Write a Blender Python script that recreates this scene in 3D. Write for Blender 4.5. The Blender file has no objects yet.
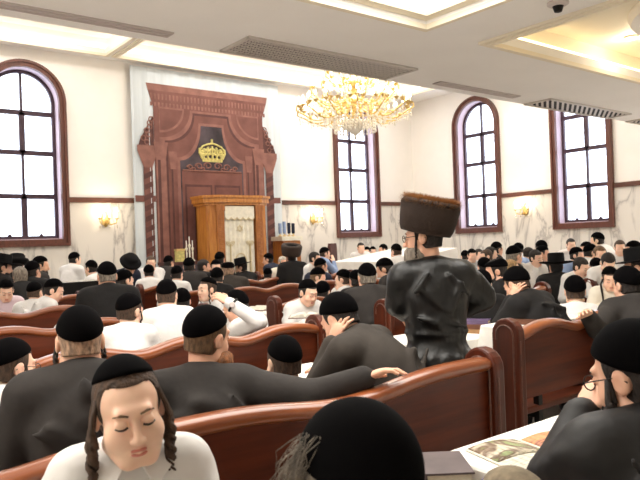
import bpy, math, random
import numpy as np
from mathutils import Matrix, Vector
PI = math.pi
random.seed(7); np.random.seed(7)
scene = bpy.context.scene
COL = scene.collection

# ------------------------------------------------------------------ camera
F_PX, YAW, PITCH, ROLL = 669.4, 38.302, 0.326, 2.039
CAM_Z = 1.5
def _basis():
    y, p, r = (math.radians(v) for v in (YAW, PITCH, ROLL))
    fw = np.array([math.sin(y)*math.cos(p), math.cos(y)*math.cos(p), math.sin(p)])
    rt = np.array([math.cos(y), -math.sin(y), 0.0]); up = np.cross(rt, fw)
    return rt*math.cos(r)-up*math.sin(r), up*math.cos(r)+rt*math.sin(r), fw
RT, UP, FW = _basis()
cam = bpy.data.cameras.new('camera'); cam.sensor_width = 36; cam.lens = 36*F_PX/640
cam.clip_start = 0.05; cam.clip_end = 200
cam.dof.use_dof = True; cam.dof.focus_distance = 3.6; cam.dof.aperture_fstop = 9.0
camo = bpy.data.objects.new('camera', cam); COL.objects.link(camo)
m = Matrix.Identity(4)
for i in range(3):
    m[i][0] = RT[i]; m[i][1] = UP[i]; m[i][2] = -FW[i]
m[2][3] = CAM_Z
camo.matrix_world = m
scene.camera = camo
def ray(x, y):                       # direction with depth 1 through a point of the photograph
    return FW + RT*(x-320)/F_PX - UP*(y-240)/F_PX
def at_depth(x, y, Z): return ray(x, y)*Z + np.array([0, 0, CAM_Z])
def at_row(x, y, Y):
    d = ray(x, y); return d*(Y/d[1]) + np.array([0, 0, CAM_Z])
def at_height(x, y, h):
    d = ray(x, y); return d*((h-CAM_Z)/d[2]) + np.array([0, 0, CAM_Z])

# ------------------------------------------------------------------ world, lights, exposure
w = bpy.data.worlds.new('sky'); scene.world = w; w.use_nodes = True
bg = w.node_tree.nodes['Background']
bg.inputs[0].default_value = (0.86, 0.92, 1.0, 1); bg.inputs[1].default_value = 5.0
scene.view_settings.view_transform = 'Standard'; scene.view_settings.look = 'None'
scene.view_settings.gamma = 1.0; scene.view_settings.exposure = 0.2
scene.view_settings.use_curve_mapping = False
scene.cycles.use_denoising = True
scene.cycles.max_bounces = 7; scene.cycles.diffuse_bounces = 4; scene.cycles.glossy_bounces = 3
scene.cycles.transparent_max_bounces = 8; scene.cycles.transmission_bounces = 4
scene.cycles.sample_clamp_indirect = 6.0
def area(name, loc, sx, sy, power, col, down=True, rot=None):
    l = bpy.data.lights.new(name, 'AREA'); l.shape = 'RECTANGLE'; l.size = sx; l.size_y = sy
    l.energy = power; l.color = col
    o = bpy.data.objects.new(name, l); o.location = loc
    o.rotation_euler = rot if rot else ((0, 0, 0) if down else (PI, 0, 0))
    COL.objects.link(o); return o
WARM = (1.0, 0.86, 0.66)
LOW_H, LOW_Y, HIGH_H = 3.40, 5.68, 5.32
XL, XR, YB, YF = -3.0, 13.65, -3.0, 13.0
LOW_TRAYS = [(-2.6, 0.1, 1.2, 4.0), (0.9, 4.44, 1.2, 4.0), (5.38, 9.3, 1.2, 4.0), (10.2, 13.2, 1.2, 4.0)]
HIGH_TRAYS = [(-2.2, 4.85, 11.3, 12.62), (5.1, 12.75, 11.3, 12.62), (1.0, 4.6, 6.9, 10.2), (10.2, 13.0, 6.9, 10.2)]
area('tray lamp', (2.67, 2.6, LOW_H+0.045), 3.2, 2.5, 95, (1, 0.97, 0.91))
area('tray lamp', (11.7, 2.6, LOW_H+0.045), 2.6, 2.5, 110, (1, 0.97, 0.91))
area('tray lamp', (-1.25, 2.6, LOW_H+0.045), 2.0, 2.5, 75, (1, 0.97, 0.91))  # fill lamp added out of view, housed in an extra tray
for (x0, x1, y0, y1), pw in zip(HIGH_TRAYS, (66, 78, 90, 82)):
    area('high fill lamp', ((x0+x1)/2, (y0+y1)/2, HIGH_H+0.24), (x1-x0)*0.86, (y1-y0)*(0.22 if y1 > 12 else .6), pw, (1, 0.955, 0.89))
area('high fill lamp', (7.4, 8.3, HIGH_H-0.03), 3.0, 2.4, 72, (1, 0.955, 0.88))  # broad fill lamp added under the high ceiling; no tray here

# ------------------------------------------------------------------ materials
MATS = {}
def lin(c): return tuple(((v/255)/12.92 if v/255 <= .04045 else ((v/255+.055)/1.055)**2.4) for v in c)+(1,)
def mat(name, rgb, rough=0.6, metal=0.0, emit=0.0, noise=0.0, nscale=20, bump=0.0, bscale=60, stretch=(1, 1, 1), rgb2=None, sheen=0.0, coat=0.0, sss=0.0, spec=None):
    if name in MATS: return MATS[name]
    m = bpy.data.materials.new(name); m.use_nodes = True; nt = m.node_tree; b = nt.nodes['Principled BSDF']
    c = lin(rgb); b.inputs['Base Color'].default_value = c
    b.inputs['Roughness'].default_value = rough; b.inputs['Metallic'].default_value = metal
    if sheen: b.inputs['Sheen Weight'].default_value = sheen; b.inputs['Sheen Roughness'].default_value = 0.5
    if coat: b.inputs['Coat Weight'].default_value = coat; b.inputs['Coat Roughness'].default_value = 0.15
    if spec is not None: b.inputs['Specular IOR Level'].default_value = spec
    if sss:
        b.inputs['Subsurface Weight'].default_value = sss; b.inputs['Subsurface Radius'].default_value = (0.02, 0.008, 0.004)
        b.inputs['Subsurface Scale'].default_value = 0.5
    if emit: b.inputs['Emission Color'].default_value = c; b.inputs['Emission Strength'].default_value = emit
    tc = nt.nodes.new('ShaderNodeTexCoord'); mp = nt.nodes.new('ShaderNodeMapping'); mp.inputs['Scale'].default_value = stretch
    nt.links.new(tc.outputs['Object'], mp.inputs[0])
    n = nt.nodes.new('ShaderNodeTexNoise'); n.inputs['Scale'].default_value = nscale; n.inputs['Detail'].default_value = 4
    nt.links.new(mp.outputs[0], n.inputs['Vector'])
    if rgb2 is None: rgb2 = tuple(v*(1-noise) for v in rgb)
    r = nt.nodes.new('ShaderNodeValToRGB'); r.color_ramp.elements[0].position = 0.35; r.color_ramp.elements[1].position = 0.65
    r.color_ramp.elements[0].color = lin(rgb2); r.color_ramp.elements[1].color = c
    nt.links.new(n.outputs['Fac'], r.inputs[0]); nt.links.new(r.outputs[0], b.inputs['Base Color'])
    if bump:
        n2 = nt.nodes.new('ShaderNodeTexNoise'); n2.inputs['Scale'].default_value = bscale; n2.inputs['Detail'].default_value = 3
        nt.links.new(mp.outputs[0], n2.inputs['Vector'])
        bp = nt.nodes.new('ShaderNodeBump'); bp.inputs['Strength'].default_value = bump; bp.inputs['Distance'].default_value = 0.02
        nt.links.new(n2.outputs['Fac'], bp.inputs['Height']); nt.links.new(bp.outputs[0], b.inputs['Normal'])
    MATS[name] = m; return m
def glass_mat(name, tint=(0.95, 0.97, 1.0), gloss=0.08):
    m = bpy.data.materials.new(name); m.use_nodes = True; nt = m.node_tree; nt.nodes.clear()
    o = nt.nodes.new('ShaderNodeOutputMaterial'); t = nt.nodes.new('ShaderNodeBsdfTransparent'); t.inputs[0].default_value = (*tint, 1)
    g = nt.nodes.new('ShaderNodeBsdfGlossy'); g.inputs['Roughness'].default_value = 0.05
    x = nt.nodes.new('ShaderNodeMixShader'); x.inputs[0].default_value = gloss
    nt.links.new(t.outputs[0], x.inputs[1]); nt.links.new(g.outputs[0], x.inputs[2]); nt.links.new(x.outputs[0], o.inputs[0])
    MATS[name] = m; return m
def marble_mat():
    m = bpy.data.materials.new('marble'); m.use_nodes = True; nt = m.node_tree; b = nt.nodes['Principled BSDF']
    tc = nt.nodes.new('ShaderNodeTexCoord'); mp = nt.nodes.new('ShaderNodeMapping'); mp.inputs['Scale'].default_value = (1.0, 1.0, 0.28)
    mp.inputs['Rotation'].default_value = (0.15, 0.22, 0)
    nt.links.new(tc.outputs['Object'], mp.inputs[0])
    n = nt.nodes.new('ShaderNodeTexNoise'); n.inputs['Scale'].default_value = 1.5; n.inputs['Detail'].default_value = 6; n.inputs['Roughness'].default_value = 0.55
    n.inputs['Distortion'].default_value = 0.9
    nt.links.new(mp.outputs[0], n.inputs['Vector'])
    s = nt.nodes.new('ShaderNodeMath'); s.operation = 'SUBTRACT'; s.inputs[1].default_value = 0.5
    a = nt.nodes.new('ShaderNodeMath'); a.operation = 'ABSOLUTE'
    nt.links.new(n.outputs['Fac'], s.inputs[0]); nt.links.new(s.outputs[0], a.inputs[0])
    r = nt.nodes.new('ShaderNodeValToRGB'); e = r.color_ramp.elements
    e[0].position = 0.0; e[0].color = lin((176, 170, 164)); e[1].position = 0.05; e[1].color = lin((224, 218, 209))
    q = r.color_ramp.elements.new(0.018); q.color = lin((208, 202, 194))
    nt.links.new(a.outputs[0], r.inputs[0]); nt.links.new(r.outputs[0], b.inputs['Base Color'])
    b.inputs['Roughness'].default_value = 0.25
    MATS['marble'] = m; return m
def tile_mat():
    m = bpy.data.materials.new('floor_tile'); m.use_nodes = True; nt = m.node_tree; b = nt.nodes['Principled BSDF']
    tc = nt.nodes.new('ShaderNodeTexCoord')
    k = nt.nodes.new('ShaderNodeTexBrick'); k.offset = 0.0; k.inputs['Scale'].default_value = 1.0
    k.inputs['Color1'].default_value = lin((206, 200, 190)); k.inputs['Color2'].default_value = lin((190, 184, 174)); k.inputs['Mortar'].default_value = lin((120, 112, 102))
    k.inputs['Brick Width'].default_value = 0.6; k.inputs['Row Height'].default_value = 0.6; k.inputs['Mortar Size'].default_value = 0.006
    nt.links.new(tc.outputs['Object'], k.inputs['Vector']); nt.links.new(k.outputs['Color'], b.inputs['Base Color'])
    b.inputs['Roughness'].default_value = 0.3
    MATS['floor_tile'] = m; return m
def voro_mat(name, cols, scale, rough=0.5):
    m = bpy.data.materials.new(name); m.use_nodes = True; nt = m.node_tree; b = nt.nodes['Principled BSDF']
    tc = nt.nodes.new('ShaderNodeTexCoord'); n = nt.nodes.new('ShaderNodeTexNoise'); n.inputs['Scale'].default_value = scale; n.inputs['Detail'].default_value = 3
    n.inputs['Distortion'].default_value = 1.2
    nt.links.new(tc.outputs['Object'], n.inputs['Vector'])
    r = nt.nodes.new('ShaderNodeValToRGB'); r.color_ramp.interpolation = 'EASE'
    e = r.color_ramp.elements
    while len(e) < len(cols): e.new(0.5)
    for i, c in enumerate(cols):
        e[i].position = 0.3+0.4*i/(len(cols)-1); e[i].color = lin(c)
    nt.links.new(n.outputs['Fac'], r.inputs[0]); nt.links.new(r.outputs[0], b.inputs['Base Color']); b.inputs['Roughness'].default_value = rough
    MATS[name] = m; return m
marble = marble_mat(); tile = tile_mat()
plaster = mat('plaster', (248, 243, 236), 0.85, noise=0.01, nscale=3)
ceil_m = mat('ceiling_paint', (252, 249, 245), 0.9, noise=0.01, nscale=2)
cream = mat('cream_moulding', (244, 234, 212), 0.7)
trim_wood = mat('trim_wood', (100, 56, 38), 0.4, noise=0.25, nscale=6, stretch=(1, 1, 6))
casing_wood = mat('casing_wood', (104, 58, 44), 0.4, noise=0.2, nscale=6, stretch=(4, 4, .5))
reveal_m = mat('reveal_paint', (204, 184, 196), 0.6)
sash_m = mat('sash_paint', (62, 40, 52), 0.45)
bench_m = mat('bench_wood', (92, 38, 16), 0.42, rgb2=(68, 26, 10), spec=.25, nscale=3.5, stretch=(.5, 6, 6), coat=0.05)
rail_lit_m = mat('bench_wood_highlight', (146, 78, 38), 0.3, rgb2=(120, 60, 28), nscale=4, stretch=(.5, 6, 6), coat=0.5)  # lighter copy of the bench wood, highlight along the top put into the colour
panel_m = mat('bench_end_wood', (88, 35, 15), 0.4, rgb2=(66, 25, 10), spec=.3, nscale=4, stretch=(6, 6, .6), coat=0.08)
black_metal = mat('black_metal', (24, 22, 22), 0.45, metal=0.6)
cloth_m = mat('white_cloth', (240, 236, 228), 0.85, noise=0.03, nscale=5, bump=0.15, bscale=6)
gold = mat('gold', (246, 216, 146), 0.34, metal=.85, noise=0.12, nscale=30)
pgold = mat('printed_gold', (222, 210, 128), 0.6, noise=0.2, nscale=18)
bulb_m = mat('lamp_glow', (255, 226, 170), 0.5, emit=14)
led_m = mat('led_glow', (255, 240, 214), 0.5, emit=5)
led_soft = mat('led_soft', (255, 232, 184), 0.5, emit=3.4)
panel_glow = mat('panel_glow', (255, 250, 240), 0.5, emit=2.2)
crystal = glass_mat('crystal', (1.0, 0.97, 0.9), 0.35); crystal_w = mat('crystal_sparkle_white', (255, 250, 238), .08, spec=1.0)  # crystal_w: opaque white colour stands in for the sparkle of the crystals
pane_m = glass_mat('window_glass')
grille_m = mat('grille_grey', (206, 198, 190), 0.5)
grille_dark = mat('grille_dark', (30, 26, 28), 0.8)
slot_m = mat('slot_grey', (205, 194, 190), 0.6)
oak = mat('oak', (196, 132, 58), 0.4, rgb2=(170, 104, 40), nscale=5, stretch=(5, 5, .6), coat=.2)
oak2 = mat('oak_dark', (172, 108, 46), 0.45, rgb2=(138, 80, 32), nscale=6, stretch=(5, 5, .6))
pr_bg = mat('print_ground', (204, 212, 216), 0.75, noise=0.03, nscale=1.5)
pr_a = mat('print_mahogany', (120, 76, 66), 0.7, rgb2=(102, 60, 52), nscale=3)
pr_b = mat('print_mahogany_light', (144, 98, 86), 0.7, rgb2=(122, 80, 70), nscale=5)
pr_c = mat('print_mahogany_dark', (90, 52, 46), 0.7, rgb2=(74, 40, 36), nscale=5)
pr_d = mat('print_recess', (84, 72, 78), 0.8, rgb2=(40, 32, 36), nscale=2)
white_emb = mat('white_embroidered', (232, 226, 208), 0.8, noise=0.06, nscale=14)
emb_gold = mat('gold_thread', (206, 190, 150), 0.6, metal=0.2)
skin_m = mat('skin', (230, 182, 154), 0.55, rgb2=(222, 168, 140), nscale=14, sss=0.12)
skin_boy = mat('skin_boy', (248, 208, 182), 0.5, rgb2=(244, 196, 170), nscale=6, sss=0.15)
lip_m = mat('lips', (204, 122, 106), 0.45)
eye_w = mat('eye_white', (225, 220, 214), 0.3); eye_d = mat('eye_dark', (48, 34, 26), 0.3)
velvet = mat('black_velvet', (6, 5, 6), 0.95, spec=.06)
felt = mat('black_felt', (14, 13, 14), 0.85, spec=.15)
wool_black = mat('wool_black', (30, 28, 28), 0.8, bump=0.5, bscale=7, spec=.25, noise=.2, nscale=6)
wool_char = mat('wool_charcoal', (56, 52, 50), 0.85, bump=0.5, bscale=7, noise=.15, nscale=7, spec=.25)
wool_brown = mat('wool_brownish', (66, 60, 55), 0.85, bump=0.5, bscale=7, noise=.15, nscale=7, spec=.25)
wool_navy = mat('wool_navy', (42, 46, 62), 0.85, bump=0.3, bscale=9, spec=.25)
satin = mat('black_satin', (10, 9, 9), 0.40, bump=1.0, bscale=5, spec=.45, noise=.2, nscale=4, stretch=(1.6, 1.6, .7))
coat_m = mat('black_coat', (20, 18, 18), 0.6, bump=0.8, bscale=6, spec=.4)
shirt_m = mat('white_shirt', (228, 225, 222), 0.8, bump=0.9, bscale=7)
shirt_cream = mat('cream_shirt', (236, 228, 212), 0.8, bump=0.4, bscale=10)
shirt_pink = mat('pinkish_shirt', (226, 206, 214), 0.8, bump=.3, bscale=10)
shirt_blue = mat('blue_shirt', (140, 160, 196), 0.8, bump=.3, bscale=10)
trouser_m = mat('trousers', (30, 28, 30), 0.85)
shoe_m = mat('shoe', (18, 16, 16), 0.4)
def hairm(n, c): return mat('hair_'+n, c, 0.75, noise=.35, nscale=70, bump=.5, bscale=120, stretch=(1, 1, .35))
HAIR = dict(dark=hairm('dark', (40, 30, 25)), brown=hairm('brown', (84, 62, 46)), lbrown=hairm('lightbrown', (122, 92, 64)), blond=hairm('blond', (176, 140, 96)),
            grey=hairm('grey', (150, 138, 124)), red=hairm('red', (150, 92, 48)), shaved=hairm('shaved', (200, 164, 136)), black=hairm('black', (22, 18, 17)), white=hairm('white', (214, 204, 190)))
fur_d = mat('fur_dark', (50, 35, 26), 0.8); fur_l = mat('fur_tips', (150, 104, 58), 0.8)

# ------------------------------------------------------------------ mesh helpers
def link_mesh(name, verts, faces, material, parent=None, smooth=False):
    me = bpy.data.meshes.new(name); me.from_pydata(verts, [], faces); me.validate()
    if smooth: me.polygons.foreach_set('use_smooth', [True]*len(me.polygons))
    if material: me.materials.append(material)
    me.update()
    o = bpy.data.objects.new(name, me); COL.objects.link(o)
    if parent: o.parent = parent
    return o
def empty(name, loc=(0, 0, 0), rz=0.0, **kw):
    o = bpy.data.objects.new(name, None); o.empty_display_size = .1; o.location = loc; o.rotation_euler = (0, 0, rz); COL.objects.link(o)
    for k, v in kw.items(): o[k] = v
    return o
def tag(o, label, category, group=None):
    o['label'] = label; o['category'] = category
    if group: o['group'] = group
    return o
def struct(o): o['kind'] = 'structure'; return o
class MB:
    def __init__(s): s.v = []; s.f = []
    def add(s, v, f):
        n = len(s.v); s.v += [tuple(map(float, p)) for p in v]; s.f += [tuple(i+n for i in q) for q in f]; return s
    def box(s, x0, x1, y0, y1, z0, z1):
        return s.add([(x0, y0, z0), (x1, y0, z0), (x1, y1, z0), (x0, y1, z0), (x0, y0, z1), (x1, y0, z1), (x1, y1, z1), (x0, y1, z1)],
                     [(0, 3, 2, 1), (4, 5, 6, 7), (0, 1, 5, 4), (1, 2, 6, 5), (2, 3, 7, 6), (3, 0, 4, 7)])
    def prism(s, poly, a0, a1, axes='xzy'):
        """poly in the first two axes, extruded a0..a1 along the third"""
        ix = ['xyz'.index(c) for c in axes]; n = len(poly); v = []
        for a in (a0, a1):
            for p in poly:
                q = [0, 0, 0]; q[ix[0]] = p[0]; q[ix[1]] = p[1]; q[ix[2]] = a; v.append(q)
        f = [tuple(range(n)), tuple(range(2*n-1, n-1, -1))]
        f += [(i, i+n, (i+1) % n+n, (i+1) % n) for i in range(n)]
        return s.add(v, f)
    def strip(s, top, bot, a0, a1, axes='xzy'):
        """ribbon between two polylines of equal length, extruded (for shapes that are not convex)"""
        for i in range(len(top)-1):
            s.prism([top[i], top[i+1], bot[i+1], bot[i]], a0, a1, axes)
        return s
    def lathe(s, prof, n=24, c=(0, 0, 0), sx=1, sy=1, cap=True):
        v = []; f = []; m = len(prof)
        for r, z in prof:
            for k in range(n):
                a = 2*PI*k/n; v.append((c[0]+r*sx*math.cos(a), c[1]+r*sy*math.sin(a), c[2]+z))
        for j in range(m-1):
            for k in range(n): f.append((j*n+k, j*n+(k+1) % n, (j+1)*n+(k+1) % n, (j+1)*n+k))
        if cap: f.append(tuple(range(n-1, -1, -1))); f.append(tuple((m-1)*n+k for k in range(n)))
        return s.add(v, f)
    def tube(s, pts, r, n=8):
        pts = [Vector(p) for p in pts]; rs = r if isinstance(r, (list, tuple)) else [r]*len(pts)
        v = []; f = []; nrm = None
        for i, p in enumerate(pts):
            t = (pts[min(i+1, len(pts)-1)]-pts[max(i-1, 0)]).normalized()
            if nrm is None:
                nrm = t.orthogonal().normalized()
            else:
                nrm = (nrm - t*nrm.dot(t)); nrm = nrm.normalized() if nrm.length > 1e-6 else t.orthogonal().normalized()
            b = t.cross(nrm)
            for k in range(n):
                a = 2*PI*k/n; v.append(p+(nrm*math.cos(a)+b*math.sin(a))*rs[i])
        m = len(pts)
        for j in range(m-1):
            for k in range(n): f.append((j*n+k, j*n+(k+1) % n, (j+1)*n+(k+1) % n, (j+1)*n+k))
        f.append(tuple(range(n-1, -1, -1))); f.append(tuple((m-1)*n+k for k in range(n)))
        return s.add(v, f)
    def ball(s, c, r, n=10, sx=1, sy=1, sz=1):
        prof = [(max(1e-4, r*math.sin(PI*i/n)), -r*sz*math.cos(PI*i/n)) for i in range(n+1)]
        return s.lathe(prof, n*2 if n < 8 else 16, c, sx, sy)
    def build(s, name, material, parent=None, smooth=False, bevel=0.0):
        o = link_mesh(name, s.v, s.f, material, parent, smooth)
        if bevel:
            b = o.modifiers.new('bevel', 'BEVEL'); b.width = bevel; b.segments = 2; b.limit_method = 'ANGLE'
        return o
def arc(cx, cz, r, a0, a1, n=16, rz=None):
    rz = rz or r
    return [(cx+r*math.cos(a0+(a1-a0)*i/n), cz+rz*math.sin(a0+(a1-a0)*i/n)) for i in range(n+1)]
# ------------------------------------------------------------------ room shell
def slab_with_holes(name, x0, x1, y0, y1, z0, z1, holes, material):
    xs = sorted({x0, x1, *[v for h in holes for v in h[:2]]}); ys = sorted({y0, y1, *[v for h in holes for v in h[2:]]})
    b = MB()
    for j in range(len(ys)-1):
        run = None
        for i in range(len(xs)-1):
            cx, cy = (xs[i]+xs[i+1])/2, (ys[j]+ys[j+1])/2
            if any(h[0] < cx < h[1] and h[2] < cy < h[3] for h in holes):
                if run is not None: b.box(run, xs[i], ys[j], ys[j+1], z0, z1); run = None
            elif run is None: run = xs[i]
        if run is not None: b.box(run, x1, ys[j], ys[j+1], z0, z1)
    return struct(b.build(name, material))
struct(MB().box(XL-.3, XR+.3, YB-.3, YF+.3, -.2, 0).build('floor', tile))
struct(MB().box(XL-.3, XL, YB, YF, 0, 5.9).build('wall_left', plaster))
struct(MB().box(XL-.3, XR+.3, YB-.3, YB, 0, 5.9).build('wall_back', plaster))
RAIL_T, RAIL_B, SILL, HEAD = 2.56, 2.46, 1.633, 5.08
def wall_with_windows(name, axis, plane, a0, a1, wins):
    """front wall: axis 'x' at y=plane; right wall: axis 'y' at x=plane. wins = (left, right) outer casing edges"""
    T = .32; ax = 'xzy' if axis == 'x' else 'yzx'
    def bx(b, u0, u1, z0, z1, d0, d1):
        return b.prism([(u0, z0), (u1, z0), (u1, z1), (u0, z1)], plane+d0, plane+d1, ax)
    b = MB(); wn = MB(); rl = MB(); u = a0; I = .06
    for (l, r) in wins+[(a1+I, a1+I)]:
        bx(b, u, l+I, 0, 5.9, 0, T); u = r-I
    for (l, r) in wins:
        bx(b, l+I, r-I, 0, SILL+I, 0, T); bx(b, l+I, r-I, HEAD, 5.9, 0, T)
        c, R = (l+r)/2, (r-l)/2-I; sp = HEAD-(r-l)/2
        n = 20; ap = arc(c, sp, R, PI, 0, n); top = [(p[0], HEAD) for p in ap]
        b.strip(top, ap, plane, plane+T, ax)
    wall = struct(b.build(name, plaster))
    segs = []; u = a0
    for (l, r) in wins+[(a1, a1)]:
        segs.append((u, l)); u = r
    for (p, q) in segs:
        if q-p > .02: bx(wn, p, q, 0, RAIL_B, -.025, -.001); bx(rl, p, q, RAIL_B, RAIL_T, -.06, -.001)
    for (l, r) in wins: bx(wn, l, r, 0, SILL, -.025, -.001)
    wn.build('marble_wainscot', marble, wall)
    struct(rl.build('trim_1' if axis == 'x' else 'trim_2', trim_wood))
    return wall
W1, W2 = (2.70, 4.17), (10.79, 12.30)
W3, W4 = (10.05, 11.48), (7.20, 8.64)
W5 = (3.0, 4.45); W0 = (-0.6, .87)
wall_with_windows('wall_front', 'x', YF, XL-.3, XR+.3, [W0, W1, W2])
wall_with_windows('wall_right', 'y', XR, YB, YF, [W5, W4, W3])
def window(n, axis, plane, l, r):
    ax = 'xzy' if axis == 'x' else 'yzx'
    root = struct(empty('window_%d' % n, (((l+r)/2, plane, SILL) if axis == 'x' else (plane, (l+r)/2, SILL))))
    off = root.location
    def put(mb, name, m_, par=root, **k):
        mb.v = [(v[0]-off[0], v[1]-off[1], v[2]-off[2]) for v in mb.v]; return mb.build(name, m_, par, **k)
    c = (l+r)/2; R = (r-l)/2; sp = HEAD-R
    def frame(b, R0, R1, z0, z1, d0, d1, n=28):      # arched ring between half-widths R0 > R1, sill z0 (outer) z1 (inner)
        o = [(c-R0, z0)]+arc(c, sp, R0, PI, 0, n)+[(c+R0, z0)]; i = [(c-R1, z1)]+arc(c, sp, R1, PI, 0, n)+[(c+R1, z1)]
        b.strip(o, i, plane+d0, plane+d1, ax); b.prism([(c-R0, z0), (c+R0, z0), (c+R1, z1), (c-R1, z1)], plane+d0, plane+d1, ax)
        return b
    put(frame(MB(), R, R-.125, SILL, SILL+.13, -.07, .0), 'casing', casing_wood)
    put(frame(MB(), R+.0, R-.05, SILL, SILL+.05, -.095, -.07), 'casing_moulding', casing_wood)
    put(frame(MB(), R-.10, R-.13, SILL+.11, SILL+.145, 0, .22), 'reveal', reveal_m)
    Ri = R-.13; z0 = SILL+.145
    s = frame(MB(), Ri, Ri-.06, z0, z0+.06, .20, .27)
    def bar(u0, u1, za, zb, d0=.205, d1=.265): s.prism([(u0, za), (u1, za), (u1, zb), (u0, zb)], plane+d0, plane+d1, ax)
    bar(c-.022, c+.022, 4.15, sp+Ri-.03); bar(c-.05, c+.05, 3.40, 4.15); bar(c-.022, c+.022, 2.58, 3.40); bar(c-.05, c+.05, z0, 2.58)
    for z in (4.15, 3.40, 2.58): bar(c-Ri+.02, c+Ri-.02, z-.045, z+.045)
    sash = put(s, 'sash', sash_m)
    g = MB(); g.prism([(c-Ri+.01, z0+.01), (c+Ri-.01, z0+.01)]+arc(c, sp, Ri-.01, 0, PI, 24), plane+.232, plane+.238, ax)
    put(g, 'glass_pane', pane_m)
    for u in (c-.28, c+.28):
        lb = MB(); lb.prism([(u-.04, z0+.06), (u+.04, z0+.06), (u+.015, z0+.10), (u-.015, z0+.10)], plane+.18, plane+.205, ax); put(lb, 'sash_lock', sash_m)
for n, (a, p, e) in enumerate([('x', YF, W1), ('x', YF, W2), ('y', XR, W3), ('y', XR, W4), ('y', XR, W5), ('x', YF, W0)], 1): window(n, a, p, *e)

# ------------------------------------------------------------------ ceilings
lowc = slab_with_holes('ceiling', XL, XR, YB, LOW_Y, LOW_H, LOW_H+.09, LOW_TRAYS, ceil_m)
struct(MB().box(XL, XR, LOW_Y-.12, LOW_Y, LOW_H+.09, 5.9).build('wall_gallery', plaster))
struct(MB().box(XL, XR, YB, LOW_Y-.12, LOW_H+.5, LOW_H+.6).build('ceiling_upper', plaster))
highc = slab_with_holes('ceiling_high', XL, XR, LOW_Y, YF, HIGH_H, HIGH_H+.10, HIGH_TRAYS, ceil_m)
def tray(n, x0, x1, y0, y1, z, th, depth, ledge, panel, ring=None):
    """recess over a ceiling opening: moulded lip, hidden glowing strip, lid"""
    t = struct(empty('trim_%d' % n, ((x0+x1)/2, (y0+y1)/2, z))); o = t.location
    def put(mb, name, m_): mb.v = [(v[0]-o[0], v[1]-o[1], v[2]-o[2]) for v in mb.v]; x = mb.build(name, m_, t); return x
    b = MB(); e = ledge
    for k, (w_, za, zb) in enumerate(((.10, -.025, .0), (.05, -.045, -.025))):
        b.box(x0-w_, x1+w_, y0-w_, y0, z+za, z+zb).box(x0-w_, x1+w_, y1, y1+w_, z+za, z+zb).box(x0-w_, x0, y0, y1, z+za, z+zb).box(x1, x1+w_, y0, y1, z+za, z+zb)
    put(b, 'moulding', cream)
    zt = z+th+depth; b = MB()
    b.box(x0-e-.03, x0-e, y0-e, y1+e, z+th, zt).box(x1+e, x1+e+.03, y0-e, y1+e, z+th, zt)
    b.box(x0-e-.03, x1+e+.03, y0-e-.03, y0-e, z+th, zt).box(x0-e-.03, x1+e+.03, y1+e, y1+e+.03, z+th, zt)
    b.box(x0-e-.03, x1+e+.03, y0-e-.03, y1+e+.03, zt, zt+.03)
    put(b, 'recess', ceil_m if not ring else cream)
    q = ledge*.6; b = MB(); s = .025; th0 = th; th = th+(.035 if ring else 0)
    b.box(x0-q, x1+q, y1+q-s, y1+q, z+th, z+th+.02).box(x0-q, x1+q, y0-q, y0-q+s, z+th, z+th+.02)
    b.box(x0-q, x0-q+s, y0, y1, z+th, z+th+.02).box(x1+q-s, x1+q, y0, y1, z+th, z+th+.02)
    put(b, 'light_strip', led_soft if ring else led_m); th = th0
    if panel:
        b = MB(); g = .10; b.box(x0+g, x1-g, y0+g, y1-g, z+.06, z+.075); put(b, 'light_panel', panel_glow); b = MB(); b.box(x0, x1, y0, y0+.10, z+.03, z+.075).box(x0, x1, y1-.10, y1, z+.03, z+.075).box(x0, x0+.10, y0+.10, y1-.10, z+.03, z+.075).box(x1-.10, x1, y0+.10, y1-.10, z+.03, z+.075); put(b, 'panel_frame', cream)
    if ring:
        cx, cy, R = ring; b = MB()
        b.lathe([(R-.16, zt), (R-.16, zt-.05), (R-.08, zt-.05), (R-.08, zt-.09), (R, zt-.09), (R+.03, zt-.03), (R+.03, zt)], 64, (cx, cy, 0), cap=False); put(b, 'ring_moulding', ceil_m)
for k, h in enumerate(LOW_TRAYS): tray(3+k, *h, LOW_H, .09, .20 if k != 2 else .24, .14, k != 2, None if k != 2 else (7.35, 2.45, 1.05))
for k, h in enumerate(HIGH_TRAYS): tray(8+k, *h, HIGH_H, .10, .22, .10, False)
# lamps set in the recess of the ringed tray
def spot(x, y, z, label, pw):
    r = empty('ceiling_spotlight', (x, y, z)); tag(r, label, 'spotlight', 'spotlights in the ceiling tray')
    MB().lathe([(.075, 0), (.075, -.02), (.055, -.03), (.055, -.012), (.03, -.012)], 20).build('rim', cream, r)
    MB().lathe([(.05, -.008), (.05, -.014)], 20).build('bulb', bulb_m, r)
    l = bpy.data.lights.new('spot lamp', 'POINT'); l.energy = pw; l.color = WARM; l.shadow_soft_size = .05
    o = bpy.data.objects.new('spot lamp', l); o.location = (0, 0, -.10); o.parent = r; COL.objects.link(o)
zt = LOW_H+.09+.24
spot(7.55, 3.72, zt, 'small round spotlight between the ceiling ring and the far edge of its tray', 6)
spot(8.9, 2.4, zt, 'small round spotlight in the ceiling tray, beyond the ring', 6)
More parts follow.
